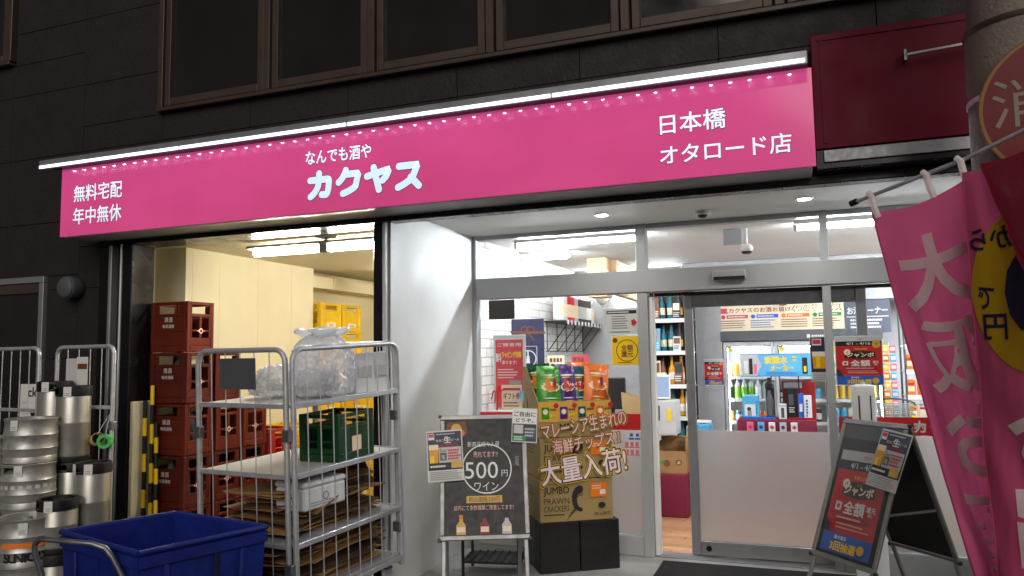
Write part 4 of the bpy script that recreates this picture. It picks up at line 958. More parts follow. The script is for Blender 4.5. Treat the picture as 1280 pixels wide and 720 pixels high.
# ================================================================= CRACKER CARTONS
th = math.atan2(.35, .52); BO = Vector((-1.89, -.78, 0))
def bx_world(x, y, z=0): return (BO.x+x*math.cos(th)-y*math.sin(th), BO.y+x*math.sin(th)+y*math.cos(th), z)
for i, (x0, x1, l) in enumerate(((.0, .312, 'black plinth box under the cracker cartons, beside the wine board'), (.318, .63, 'black plinth box under the cracker cartons, next to the glass pane'))):
    o = MB().box(0, x1-x0, 0, .46, 0, .37, 'black_plastic', .006).box((x1-x0)*.4, (x1-x0)*.6, -.003, .0, .33, .355, 'rubber').build('plinth_box'); tag(o, l, 'box', 'black plinth boxes'); place(o, bx_world(x0, 0, .004), th)
def prawn(m, x, z, s):       # printed prawn
    for k in range(9):
        a = R(100)+k*R(21); r = .045*s; rr = (.030-.0018*k)*s
        m.disc(x+r*math.cos(a), z+r*math.sin(a)*1.5, rr*.85, 'p_ink', 12)
    for k in range(5): m.stroke([(x-.02*s, z-.05*s), (x-(.055+.012*k)*s, z-(.05+.02*k)*s)], .0016*s, 'p_ink', 4)
    for k in range(5): m.stroke([(x-.03*s, z+.02*s+.012*k*s), (x+.015*s, z+.03*s+.014*k*s)], .0018*s, 'p_ink', 4)
def carton(z0, z1, label, x0=0, big=False, dx=0):
    t = thing('cracker_carton', label, 'carton', bx_world(dx, .01*dx, z0), th+dx*.3, 'prawn cracker cartons')
    h = z1-z0-.003; w, d = .585, .44
    MB().box(.005, w, 0, d, 0, h, 'carton', .006).build('box', t)
    MB().box(.02, w-.015, d/2-.03, d/2+.03, h, h+.0015, 'kraft').build('tape', t)
    m = MB(); m.lay = 2
    m.text('JUMBO', .135, h*.73, h*.22, 'p_ink', bold=.02, w=.20).text('PRAWN', .135, h*.50, h*.14, 'p_ink', w=.20).text('CRACKERS', .135, h*.32, h*.14, 'p_ink', w=.20)
    m.rect(.035, h*.90, .235, h*.91, 'p_ink').lines(.035, h*.15, .235, h*.21, 1, 'p_ink', .5)
    prawn(m, .325, h*.52, h*3.6)
    m.rect(.40, h*.56, .53, h*.90, 'p_orange').lines(.415, h*.74, .50, h*.85, 2, 'p_cream', .4).rect(.475, h*.62, .52, h*.73, 'p_white')
    m.disc(.49, h*.36, .022, 'p_ink', 18, 1.3); m.text('70G x 5PKTS', .49, h*.16, h*.075, 'p_ink', w=.13)
    m.build('print', t)
    s = MB(); s.M = Matrix.Translation((.005, .44, 0)) @ Matrix.Rotation(R(-90), 4, 'Z'); s.lay = 2; s.lines(.05, h*.55, .30, h*.8, 3, 'p_ink', .35); s.build('side_print', t)
    return t
carton(.375, .69, 'lowest cracker carton with a large printed prawn, standing on the black plinths')
carton(.692, 1.005, 'middle cracker carton behind the hanging Malaysian chips lettering', dx=.008)
# open display carton
t = thing('display_carton', 'open cracker carton cut away in front with bright bags standing in it', 'carton', bx_world(0, 0, 1.008), th)
m = MB(); h1, h2, w, d = .27, .53, .59, .44
m.box(0, w, 0, .006, 0, h1, 'carton').box(0, w, d-.006, d, 0, h2, 'carton').box(.006, w-.006, .006, d-.006, 0, .12, 'carton')
for x in (0, w-.006):
    P = [(0.007, 0), (d-.007, 0), (d-.007, h2), (d-.1, h2), (.007, h1)]
    m.add([(x, a, b) for a, b in P]+[(x+.006, a, b) for a, b in P], [tuple(range(4, -1, -1)), tuple(range(5, 10))]+[(i, (i+1) % 5, (i+1) % 5+5, i+5) for i in range(5)], 'carton')
m.build('box', t)
m = MB(); m.lay = 2; m.M = Matrix.Translation((0, -.002, 0))
m.rect(.005, .115, w-.005, h1-.005, 'p_gold')
for k, c in enumerate(('bag_green', 'bag_purple', 'bag_teal', 'bag_orange')):
    x = .03+k*.145; m.rect(x, .135, x+.06, .225, c).disc(x+.03, .19, .02, 'p_cream', 16).rect(x+.07, .15, x+.12, .17, 'p_yellow').text('160', x+.10, .16, .02, 'p_red').disc(x+.115, .235, .02, 'p_red', 16).lines(x+.065, .19, x+.13, .22, 1, 'p_brown')
m.text('MD', .22, .075, .05, 'p_ink', bold=.03); m.build('price_strip', t)
def snack_bag(mat, label, lx, ly, lz, rz, rx, ry=0, w=.15, h=.25, spot='p_orange'):
    N, K = 12, 16; vs = []; fs = []
    for sgn in (-1, 1):
        for i in range(N+1):
            for j in range(K+1):
                u, v = i/N*2-1, j/K
                e = max(0, 1-abs(u)**3)*max(0, 1-abs(v*2-1)**4)
                wr = 1-.06*math.cos(math.pi*(v*2-1))
                bz = .032*e*(1+.3*noise.noise(Vector((u*2, v*4, lx*40))))+.004*noise.noise(Vector((u*6, v*9, lx*50)))*e
                vs.append((u*w/2*(1-.05*e)+.004*noise.noise(Vector((v*6, lx, 1))), sgn*bz+(.003*math.sin(v*60) if v > .93 or v < .07 else 0), v*h))
    B = (N+1)*(K+1)
    for s in (0, 1):
        for i in range(N):
            for j in range(K):
                a = s*B+i*(K+1)+j; q = (a, a+K+1, a+K+2, a+1); fs.append(q if s == 0 else q[::-1])
    o = thing('snack_bag', label, 'snack bag', group='cracker bags in the display carton')
    o.matrix_world = Matrix.Translation(bx_world(lx, ly, lz)) @ Matrix.Rotation(th+rz, 4, 'Z') @ Matrix.Rotation(rx, 4, 'X') @ Matrix.Rotation(ry, 4, 'Y')
    MB().add(vs, fs, mat).build('pouch', o, True)
    m = MB()
    def conv(x, z):       # print follows the puffed front
        u, v = x/(w/2), z/h; e = max(0, 1-abs(u)**3)*max(0, 1-abs(v*2-1)**4); bz = .032*e*(1+.3*noise.noise(Vector((u*2, v*4, lx*40))))+.004*noise.noise(Vector((u*6, v*9, lx*50)))*e
        return -bz-.002
    pts = [(0+.0*w, .5*h)]
    def blob(cx, cz, rx_, rz__, mt, lift, wob=.0):
        n = 26; P = [(cx, cz)]+[(cx+rx_*(1+wob*math.sin(3*k+lx*30))*math.cos(2*math.pi*k/n), cz+rz__*(1+wob*math.cos(2*k))*math.sin(2*math.pi*k/n)) for k in range(n)]
        m.add([(a, conv(a, b)-lift, b) for a, b in P], [(0, 1+k, 1+(k+1) % n) for k in range(n)], mt)
    blob(.01*w, .56*h, w*.36, h*.10, 'p_cream', .001, .12); blob(-.1*w, .60*h, w*.10, h*.13, spot, .002, .35); blob(.06*w, .54*h, w*.17, h*.06, spot, .0022, .4); blob(.14*w, .64*h, w*.07, h*.10, 'p_darkred', .0024, .4); blob(-.05*w, .50*h, w*.12, h*.03, 'p_gold', .0026, .3); blob(0, .80*h, w*.32, h*.022, 'p_white', .0015, .15); blob(-.05*w, .75*h, w*.22, h*.015, 'p_yellow', .0015, .15); blob(0, .33*h, w*.28, h*.012, 'p_white', .001); blob(.05*w, .27*h, w*.2, h*.010, 'p_yellow', .001)
    m.build('print', o, True)
snack_bag('bag_green', 'bright green cracker bag at the front of the display carton', .125, .09, 1.17, 0, R(-8), R(2), .21, .375)
snack_bag('bag_dgreen', 'dark green cracker bag tucked behind the bright green one', .075, .24, 1.19, R(-30), R(-14), R(-4), .19, .38)
snack_bag('bag_dgreen', 'dark green cracker bag at the open side of the carton', .065, .36, 1.19, R(-40), R(-18), R(-6), .18, .37)
snack_bag('bag_purple', 'purple cracker bag between the green and teal bags', .275, .10, 1.17, R(3), R(-7), R(-1), .155, .375, 'p_rosepaper')
snack_bag('bag_teal', 'teal cracker bag between the purple and orange bags', .375, .13, 1.17, R(4), R(-8), R(2), .14, .37, 'p_red')
snack_bag('bag_orange', 'orange cracker bag at the glass end of the carton', .495, .10, 1.17, R(6), R(-6), R(6), .21, .385)
snack_bag('bag_purple', 'purple cracker bag half hidden in the rear row', .27, .28, 1.19, R(3), R(-10), R(3), .15, .37, 'p_rosepaper')
snack_bag('bag_orange', 'orange cracker bag half hidden in the rear row', .45, .27, 1.19, R(-3), R(-10), R(-3), .17, .38)
# hanging cut-out lettering
def cutout(s, label, x, z, h, w, ry, mats, y, b=(.085, .062, .018)):
    m = MB()
    for k, (mt, bo) in enumerate(zip(mats, b)):
        sc_ = 1+(bo-b[-1])*.9
        m.text(s, 0, 0, h*sc_, mt, 'c', bo, w*(1+(bo-b[-1])*.25), y=-.0016*k, shear=.0)
    o = m.build('cutout_lettering'); tag(o, label, 'lettering', 'cut-out lettering on the cartons')
    o.matrix_world = Matrix.Translation(bx_world(x, y, z)) @ Matrix.Rotation(th, 4, 'Z') @ Matrix.Rotation(ry, 4, 'Y'); return o
cutout('マレーシア生まれの', 'pink outlined cut-out lettering reading born in Malaysia, top line on the cartons', .355, 1.10, .115, .68, R(-8), ('p_gold', 'p_bark', 'p_peach'), -.035)
cutout('海鮮チップス!!', 'pink outlined cut-out lettering reading seafood chips, middle line on the cartons', .37, .965, .105, .54, R(-7), ('p_gold', 'p_bark', 'p_peach'), -.034)
cutout('大量入荷!', 'large yellow outlined cut-out lettering announcing a big delivery, lowest line', .345, .785, .185, .68, R(-7), ('p_yellow', 'p_bark', 'p_lilac'), -.036)
# shoe rack / black stand behind the wine board
t = thing('metal_stand', 'low black metal stand with a mesh shelf behind the wine board', 'stand', (-2.42, -1.0, .004), R(10))
for x in (0, .42):
    for y in (0, .3): MB().box(x-.01, x+.01, y-.01, y+.01, 0, .62, 'black_plastic', .002).build('leg', t)
for z in (.10, .60): boxpart('shelf', t, -.01, .43, -.01, .31, z, z+.015, 'black_plastic')
for k in range(8): MB().box(.0+k*.058, .012+k*.058, -.012, .312, .116, .122, 'rubber').build('slat', t)
tag(MB().box(-1.09, .55, -.95, -.14, .0045, .014, 'mat_black', .003).build('door_mat'), 'black door mat on the entrance floor before the sliding door', 'mat')
# umbrella-bag stand beside the right pane
t = thing('umbrella_stand', 'white cylindrical umbrella bag stand behind the prize board', 'stand', (.39, -.36, .004))
MB().lathe([(.0, 1.385), (.05, 1.385), (.072, 1.375), (.078, 1.36), (.078, 1.09), (.10, 1.07), (.105, 1.05), (.105, .02), (.12, .0)], 'foam', 36).build('body', t, True)
for a in (-115, -60): MB().box(-.004, .004, -.003, .003, 1.14, 1.31, 'black_plastic').build('slot', t, loc=(.0785*math.cos(R(a)), .0785*math.sin(R(a)), 0), rz=R(a)+R(90))
MB().lathe([(.0, 1.402), (.012, 1.402), (.016, 1.395), (.016, 1.386)], 'alu_bright', 16).build('knob', t, True)

# ================================================================= POLE, ROUND SIGN, FLAGS
t = thing('utility_pole', 'concrete utility pole with a worn wrap at the right of the entrance', 'utility pole', (.905, -2.76, ground_z(-2.76)-.05))
MB().lathe([(.215, 0), (.205, 3.0), (.195, 6.5), (.0, 6.5)], 'pole_concrete', 40).build('pole', t, True)
MB().lathe([(.222, 1.2), (.216, 3.02), (.211, 3.02)], 'pole_concrete', 40).build('wrap_sheet', t, True); MB().lathe([(.2185, 3.005), (.221, 3.01), (.2205, 3.028), (.212, 3.03)], 'bronze', 40).build('wrap_rim', t, True)
for z in (2.42, 2.72): MB().lathe([(.2175, z), (.2225, z+.004), (.2225, z+.02), (.2175, z+.024)], 'galv', 40).build('steel_band', t, True)
hs_ = thing('hydrant_sign', 'round red fire hydrant sign strapped to the utility pole', 'sign', (.965, -3.005, 2.53), R(-12))
m = MB(); m.M = None
N = 48
m.add([(.29*math.cos(2*math.pi*k/N), y, .29*math.sin(2*math.pi*k/N)) for y in (-.003, .003) for k in range(N)], [tuple(range(N)), tuple(range(2*N-1, N-1, -1))]+[(k, k+N, (k+1) % N+N, (k+1) % N) for k in range(N)], 'hydrant_red'); m.build('plate', hs_)
m = MB(); m.lay = 8; m.ring(0, 0, .274, .286, 'hydrant_rim', 48); m.text('消', -.15, .03, .19, 'hydrant_letter', bold=.0).text('火', .02, .03, .17, 'hydrant_letter').text('栓', .18, .03, .19, 'hydrant_letter'); m.build('lettering', hs_)
MB().box(-.25, .25, -.004, .002, -.46, -.30, 'hydrant_rim').build('number_plate', hs_)
m = MB(); m.lay = 9; m.text('消火栓', -.02, -.38, .10, 'p_black', bold=.02, w=.40); m.build('plate_lettering', hs_)

class Flag:
    """cloth sheet: top edge on the rod, free edge drifting, folds growing downwards"""
    def __init__(s, P00, P10, P01, P11, folds, amp, ph=0, sag=.0, pull=.0):
        s.P = [Vector(p) for p in (P00, P10, P01, P11)]; s.folds = folds; s.amp = amp; s.ph = ph; s.sag = sag; s.pull = pull
    def at(s, u, v, off=0):
        a = s.P[0].lerp(s.P[1], u); b = s.P[2].lerp(s.P[3], u)
        t = v; p = a.lerp(b, t)
        side = (s.P[1]-s.P[0]).normalized(); nrm = side.cross(Vector((0, 0, -1))).normalized()
        w = min(1, .12+v*1.1)
        k = math.sin(u*math.pi*2*s.folds+s.ph+1.6*v)+.45*math.sin(u*math.pi*2*s.folds*2.3+s.ph*2-3*v)
        k += .8*noise.noise(Vector((u*3, v*4, s.ph)))+.55*math.sin((u*1.3+v*3.1)*math.pi*2+s.ph)+.35*math.sin((u*2.6-v*5.3)*math.pi*2)+.5*noise.noise(Vector((u*7, v*9, s.ph+4)))+.30*noise.noise(Vector((u*16+v*9, v*22, s.ph+9)))
        p = p+nrm*(s.amp*w*k+off)+side*(s.pull*math.sin(math.pi*min(1, v*1.02))*(1-u))
        p.z -= s.sag*math.sin(math.pi*u)*(1-v)+.012*math.sin(v*11+s.ph+3*u)*0
        return p
    def sheet(s, mat, nu=60, nv=110):
        m = MB(); vs = [tuple(s.at(i/nu, j/nv)) for j in range(nv+1) for i in range(nu+1)]
        fs = [(j*(nu+1)+i, j*(nu+1)+i+1, (j+1)*(nu+1)+i+1, (j+1)*(nu+1)+i) for j in range(nv) for i in range(nu)]
        return m.add(vs, fs, mat)
    def hem(s, mat):
        m = MB()
        for e in (0, 1):
            P = [s.at(.004 if e == 0 else .996, j/60) for j in range(61)]; m.tube(P, .0035, mat, 6)
        return m
    def printed(s, geos, cuts=(44, 80), off=.003):
        m = MB()
        for vs, fs, mat, lift in geos:
            bm = bmesh.new(); V = [bm.verts.new((x, z, 0)) for x, z in vs]
            for f in fs:
                try: bm.faces.new([V[i] for i in f])
                except ValueError: pass
            for ax, n in ((0, cuts[0]), (1, cuts[1])):
                for k in range(1, n):
                    co = [0, 0, 0]; co[ax] = k/n; no = [0, 0, 0]; no[ax] = 1
                    bmesh.ops.bisect_plane(bm, geom=bm.verts[:]+bm.edges[:]+bm.faces[:], plane_co=co, plane_no=no, dist=1e-6)
            bm.verts.index_update()
            m.add([tuple(s.at(v.co.x, v.co.y, off+lift)) for v in bm.verts], [tuple(v.index for v in f.verts) for f in bm.faces], mat); bm.free()
        return m
def gtext(t_, u0, u1, v0, v1, mat, lift=0, bold=.0, mirror=True):
    g_, fs_, W0, H0 = text_geo(t_, bold); out = []
    for x, y in g_:
        a = x/W0; a = 1-a if mirror else a
        out.append((u0+a*(u1-u0), v1-(y/H0)*(v1-v0)))
    return out, fs_, mat, lift
def gell(cu, cv, ru, rv, mat, lift, n=40): return [(cu, cv)]+[(cu+ru*math.cos(2*math.pi*k/n), cv+rv*math.sin(2*math.pi*k/n)) for k in range(n)], [(0, 1+k, 1+(k+1) % n) for k in range(n)], mat, lift
SGN = -1
ft = thing('banner_flag', 'pink hanging banner flag with large pale characters drifting before the glass', 'flag', group='banner flags on the rod')
F1 = Flag((.29, -2.90, 2.195), (.60, -3.10, 2.26), (.735, -2.96, .02), (.85, -3.0, 0), 1.0, .011, .6, .035, -.02)
F1.sheet('flag_pink').build('cloth', ft, True)
F1.hem('flag_pink').build('hem', ft, True)
g1 = [gtext('大', .14, .92, .055, .19, 'flag_white', 0, .03), gtext('阪', .18, 1.0, .205, .335, 'flag_white', 0, .03), gtext('お', .22, .95, .355, .475, 'flag_white', 0, .03), gtext('酒', .22, .95, .50, .63, 'flag_white', 0, .03)]
for q_ in g1:
    for o_ in (.003, -.003): F1.printed([q_], off=o_).build('character', ft, True)
MB().add([(0, 0, 0)]*0, [], 'flag_white')
f2t = thing('banner_flag', 'crimson and yellow banner flag with a large zero next to the utility pole', 'flag', group='banner flags on the rod')
F2 = Flag((.575, -3.16, 2.27), (.93, -3.44, 2.40), (.645, -3.12, .02), (.96, -3.38, .0), 1.3, .016, 2.2, .05, -.02)
F2.sheet('flag_pink').build('cloth', f2t, True)
F2.hem('flag_pink').build('hem', f2t, True)
g2 = [gell(.50, .195, .49, .13, 'flag_yellow', 0), gtext('から', .03, .34, .093, .128, 'flag_navy', .0015, .02), gtext('0', .26, .72, .130, .265, 'flag_navy', .0015, .05), gtext('で', .06, .18, .185, .22, 'flag_navy', .0015, .02), gtext('円', .08, .26, .228, .268, 'flag_navy', .0017, .02),
      gtext('お', .2, .95, .365, .475, 'flag_white', 0, .03), gtext('届', .2, .95, .495, .615, 'flag_white', 0, .03), gtext('け', .2, .95, .64, .75, 'flag_white', 0, .03)]
for s in (.003, -.003):
    for k_, q_ in enumerate(g2): F2.printed([(q_[0], q_[1], q_[2], (q_[3]*(1 if s > 0 else -1)))], off=s).build('character' if k_ else 'yellow_circle', f2t, True)
f3t = thing('banner_flag', 'crimson banner flag fold hanging over the pole above the yellow circle', 'flag', group='banner flags on the rod')
F3 = Flag((0.622, -3.215, 2.285), (0.801, -3.53, 2.311), (0.735, -3.405, 1.695), (0.79, -3.515, 1.374), .8, .008, .4, .02)
F3.sheet('flag_crimson', 40, 50).build('cloth', f3t, True)
F3.hem('flag_crimson').build('hem', f3t, True)
rd = thing('flag_rod', 'thin grey rod carrying the banner flags from the utility pole', 'rod', (0, 0, 0))
MB().tube([(.225, -2.90, 2.235), (.60, -3.12, 2.33), (1.1, -3.52, 2.50)], .008, 'galv', 10).build('tube', rd, True)
MB().tube([(.215, -2.894, 2.232), (.24, -2.91, 2.24)], .013, 'black_plastic', 10).build('end_cap', rd, True)
for k, (x, y, z) in enumerate(((.285, -2.935, 2.25), (.47, -3.043, 2.295), (.575, -3.108, 2.323), (.80, -3.28, 2.40))):
    lp = MB().tube([(x-.005, y, z+.013), (x+.004, y-.014, z), (x+.015, y, z-.05), (x+.028, y+.01, z-.085)], .012, 'flag_white', 8); o = lp.build('loop_tab', rd, True)
# ================================================================= SHOP INTERIOR
# ---- lit drinks cooler against the back wall
ck = thing('drinks_cooler', 'white glass-door drinks cooler with three lit doors below the cream board', 'cooler', (0, 0, 0))
X0, X1, YF, YB, ZTOP = -.87, .84, 3.02, 3.58, 1.745
MB().box(X0, X1, YB-.03, YB, .02, ZTOP, 'white_ceil').box(X0, X0+.03, YF+.03, YB-.031, .02, ZTOP, 'white_ceil').box(X1-.03, X1, YF+.03, YB-.031, .02, ZTOP, 'white_ceil').box(X0+.031, X1-.031, YF+.03, YB-.031, ZTOP-.05, ZTOP-.001, 'white_ceil').box(X0+.031, X1-.031, YF+.03, YB-.031, .02, .12, 'white_ceil').build('cabinet', ck)
SH = [.30, .56, .82, 1.08, 1.34]
for z in SH: boxpart('shelf', ck, X0+.032, X1-.032, YF+.06, YB-.033, z-.012, z, 'white_ceil'); boxpart('price_rail', ck, X0+.032, X1-.032, YF+.05, YF+.058, z-.03, z+.004, 'p_white')
dw = (X1-X0)/3
for k in range(3):
    a, b = X0+k*dw+.004, X0+(k+1)*dw-.004; d = MB()
    d.box(a, a+.035, YF, YF+.028, .03, ZTOP, 'alu_bright', .004).box(b-.035, b, YF, YF+.028, .03, ZTOP, 'alu_bright', .004).box(a+.036, b-.036, YF+.001, YF+.028, ZTOP-.05, ZTOP-.001, 'alu_bright', .004).box(a+.036, b-.036, YF+.001, YF+.028, .031, .10, 'alu_bright', .004)
    d = d.build('cooler_door', ck); boxpart('pane', d, a+.034, b-.034, YF+.012, YF+.016, .10, ZTOP-.05, 'cooler_glass'); boxpart('handle', d, b-.03, b-.012, YF-.03, YF-.001, .9, 1.3, 'black_plastic', .004)
    boxpart('gasket', d, a+.036, a+.046, YF+.002, YF+.026, .101, ZTOP-.051, 'black_plastic'); boxpart('gasket', d, a+.047, b-.037, YF+.002, YF+.026, ZTOP-.062, ZTOP-.051, 'black_plastic')
    boxpart('light_strip', ck, a+.05, b-.05, YF+.035, YF+.05, ZTOP-.075, ZTOP-.055, 'cooler_light')
    boxpart('sticker', d, a+.05, a+.10, YF+.010, YF+.0115, ZTOP-.11, ZTOP-.06, 'p_yellow')
for x in (X0+.04, X1-.052): boxpart('light_strip', ck, x, x+.012, YF+.035, YF+.047, .15, ZTOP-.08, 'cooler_light')
DK = ['p_yellow', 'p_white', 'p_red', 'p_gold', 'p_green', 'p_sky', 'p_lgrey', 'p_black', 'p_cream', 'p_lime', 'p_orange', 'p_blue']
def can_mesh(c, tall):
    h = .165 if tall else .122; r = .033
    return MB().lathe([(0, 0), (.024, 0), (r, .010), (r, h*.2), (r, h*.62), (r, h-.014), (.026, h-.002), (.024, h), (0, h-.003)], c, 12, mats=['keg_slim', 'keg_slim', c, 'p_white' if rnd.random() < .6 else c, c, 'keg_slim', 'keg_slim', 'keg_slim']).mesh('can', True)
def bot_mesh(c, cap): return MB().lathe([(0, 0), (.032, .002), (.034, .01), (.034, .09), (.034, .14), (.028, .17), (.013, .20), (.013, .225), (0, .225)], c, 12, mats=['p_lgrey', 'p_lgrey', c, c, 'p_lgrey', 'p_lgrey', cap, cap]).mesh('bottle', True)
CAN = {(c, t_): can_mesh(c, t_) for c in DK for t_ in (0, 1)}; BOT = {c: bot_mesh(c, rnd.choice(['p_white', 'p_green', 'p_blue'])) for c in DK}
cn = dict(p_yellow='yellow', p_white='white', p_red='red', p_gold='gold', p_green='green', p_sky='light blue', p_lgrey='silver', p_black='black', p_cream='cream', p_lime='lime', p_orange='orange', p_blue='blue')
lvl = ['lowest', 'second', 'third', 'fourth', 'top']
for si, z in enumerate(SH):
    if si < 1: continue
    for k in range(3):
        a = X0+k*dw+.06; n_ = 6; c = rnd.choice(DK); tall = rnd.randrange(2); bot = rnd.random() < .45 if si < 4 else False
        for j in range(n_):
            if rnd.random() < .5: c = rnd.choice(DK)
            me = BOT[c] if bot else CAN[(c, tall)]; what = 'bottle' if bot else 'can'
            o = inst(me, 'drink_'+what, (a+j*.078+rnd.uniform(-.004, .004), YF+.10+rnd.uniform(0, .03), z+.001)); tag(o, f'{cn[c]} drink {what} on the {lvl[si]} shelf of the lit cooler', what, 'drinks in the cooler')
# ---- boards above the cooler
def svc(m, w, h):
    m.text('カクヤスのお酒お届け', .34*w, .77*h, .17*h, 'p_darkred', bold=.03, w=.50*w).text('4つのサービス', .79*w, .79*h, .25*h, 'p_darkred', bold=.07, w=.38*w).text('4つのサービス', .79*w, .79*h, .23*h, 'p_cream', bold=.02, w=.37*w)
    m.rect(.02*w, .70*h, .075*w, .86*h, 'p_rosepaper').rect(.01*w, .66*h, .085*w, .70*h, 'p_rosepaper')
    for k, c in enumerate(('p_rosepaper', 'p_blue', 'p_orange', 'p_green')):
        x = .02*w+k*.245*w; m.rect(x+.05*w, .47*h, x+.225*w, .60*h, c).lines(x+.06*w, .49*h, x+.215*w, .58*h, 1, 'p_white', .5).lines(x, .08*h, x+.215*w, .42*h, 4, 'p_brown' if k != 1 else 'p_blue', .4).disc(x+.022*w, .53*h, .018*w, c, 14)
o = sheet('service_board', 'cream board of delivery services with four coloured headings above the cooler', 'board', 1.365, .31, 'p_cream', svc, None, .02); place(o, (-.905, 2.99, 1.872))
def corner(m, w, h):
    m.text('お酒コーナー', .5*w, .68*h, .22*h, 'p_white', bold=.03, w=.88*w); m.rect(.04*w, .48*h, .96*w, .505*h, 'p_white'); m.lines(.12*w, .12*h, .88*w, .44*h, 3, 'p_white', .55)
o = sheet('corner_board', 'dark slate board lettered in white next to the cream service board', 'board', .46, .36, 'p_slate', corner, None, .02); place(o, (.466, 2.99, 1.82))
tag(MB().box(-.89, .84, 2.98, 3.3, 1.752, 1.868, 'p_dgrey', .003).build('cooler_valance'), 'dark grey valance strip between the cooler and the cream board', 'valance')
o = MB(); o.lay = 1; o.rect(.0, 0, .035, .04, 'p_white').lines(.05, .008, .26, .036, 1, 'p_white', .7); tag(o.build('valance_label', None, loc=(.06, 2.978, 1.775)), 'small white printed strip on the dark valance', 'label')
def small_jan(m, w, h): jan(m, w, h)
o = sheet('prize_poster', 'small red prize poster on the grey wall left of the cooler', 'poster', .225, .31, 'p_white', small_jan); place(o, (-1.09, 2.98, 1.24))
boxpart('wall_pier', bd, -1.30, -.875, 2.985, 3.6, .01, 2.698, 'grey_plaster', .004)
boxpart('bulkhead', bd, -1.30, 1.6, 3.01, 3.6, 2.19, 2.698, 'grey_plaster', .004)
o = sheet('prize_poster', 'large red prize poster hanging on the right glass pane', 'poster', .33, .372, 'p_white', jan); place(o, (.232, .012, 1.365), 0)
o.location.y = -.012
def beer_tall(m, w, h):
    m.rect(.03*w, .2*h, .97*w, .98*h, 'p_navy').rect(.12*w, .80*h, .6*w, .95*h, 'p_white').rect(.15*w, .83*h, .57*w, .93*h, 'p_rosepaper'); m.poly([(.15*w, .28*h), (.8*w, .28*h), (.88*w, .62*h), (.10*w, .62*h)], 'p_beer').poly([(.10*w, .55*h), (.88*w, .55*h), (.90*w, .66*h), (.1*w, .66*h)], 'p_cream').poly([(.3*w, .3*h), (.5*w, .3*h), (.5*w, .54*h), (.3*w, .54*h)], 'p_yellow').lines(.08*w, .02*h, .9*w, .18*h, 4, 'p_grey', .4)
o = sheet('beer_poster', 'navy beer glass poster on the sliding door next to the red prize poster', 'poster', .14, .345, 'p_paper', beer_tall); place(o, (.058, .055, 1.395))
o.location.y = .09
# ---- soda maker display
dt = thing('display_table', 'maroon draped display table behind the frosted door glass', 'table', (-.26, 1.72, .007))
N = 60; vs = []; fs = []
P = [(-.36, -.22), (.36, -.22), (.36, .22), (-.36, .22)]
ringp = []
for i in range(4):
    a, b = P[i], P[(i+1) % 4]
    for k in range(15): ringp.append((a[0]+(b[0]-a[0])*k/15, a[1]+(b[1]-a[1])*k/15))
for lv, z in enumerate((.0, .5, .95, .965)):
    for i, (x, y) in enumerate(ringp):
        s_ = 1+(.06*math.sin(i*1.7)+.05)*(1-z/.96) if lv < 3 else .995
        vs.append((x*s_, y*s_, z))
n_ = len(ringp)
for lv in range(3): fs += [(lv*n_+i, lv*n_+(i+1) % n_, (lv+1)*n_+(i+1) % n_, (lv+1)*n_+i) for i in range(n_)]
fs.append(tuple(3*n_+i for i in range(n_))); MB().add(vs, fs, 'maroon').build('drape', dt, True)
def soda(m, w, h):
    m.rect(.01*w, .03*h, .99*w, .97*h, 'p_sky').poly([(.0, .03*h), (.22*w, .03*h), (.30*w, .5*h), (.24*w, .97*h), (0, .97*h)], 'p_lgrey').text('炭酸水', .50*w, .72*h, .32*h, 'p_yellow', bold=.05, w=.32*w).text('メーカー', .58*w, .37*h, .26*h, 'p_yellow', bold=.05, w=.32*w).disc(.75*w, .78*h, .10*h, 'p_yellow').lines(.715*w, .74*h, .785*w, .82*h, 1, 'p_blue', .6)
    m.rect(.05*w, .15*h, .10*w, .7*h, 'p_white').rect(.12*w, .1*h, .17*w, .8*h, 'p_black').rect(.19*w, .12*h, .23*w, .55*h, 'p_pink').rect(.86*w, .12*h, .93*w, .82*h, 'p_black').rect(.88*w, .2*h, .915*w, .45*h, 'p_yellow').lines(.36*w, .08*h, .8*w, .2*h, 2, 'p_blue', .4)
o = sheet('soda_sign', 'light blue soda maker sign with yellow lettering above the display table', 'sign', .665, .22, 'p_blue', soda, None, .006); place(o, (-.575, 1.62, 1.385))
for x in (-.30, -.05): tag(MB().box(x, x+.012, 1.628, 1.64, .972, 1.40, 'black_plastic').build('sign_post'), 'thin black post holding the light blue soda sign', 'post', 'posts of the soda sign')
def pack(name, label, x0, x1, z0, z1, y, d, mt, pr=None, group=None):
    m = MB().box(0, x1-x0, 0, d, 0, z1-z0, mt, .003); m.lay = 3
    if pr: pr(m, x1-x0, z1-z0)
    o = m.build(name); tag(o, label, name.split('_')[-1], group); o.location = (x0, y, z0); return o
Z0 = .975
pack('soda_box', 'light blue boxed soda maker with a printed figure on the display table', -.57, -.42, Z0, 1.20, 1.60, .16, 'p_sky', lambda m, w, h: m.rect(.12*w, .12*h, .8*w, .62*h, 'p_white').disc(.4*w, .42*h, .13*w, 'p_ink', 16).rect(.3*w, .12*h, .55*w, .35*h, 'p_grey').lines(.85*w, .2*h, .97*w, .8*h, 4, 'p_blue'))
pack('blue_tray', 'bright blue tray edge under the boxed soda maker', -.57, -.27, Z0-.004, Z0+.02, 1.575, .02, 'p_blue')
sm_ = thing('soda_maker', 'black soda maker with a bottle standing on the display table', 'soda maker', (-.315, 1.68, Z0))
MB().box(-.045, .045, -.08, .10, 0, .03, 'black_plastic', .01).box(-.04, .04, .03, .10, .031, .34, 'black_plastic', .015).box(-.042, .042, -.08, .10, .28, .36, 'black_plastic', .02).build('body', sm_)
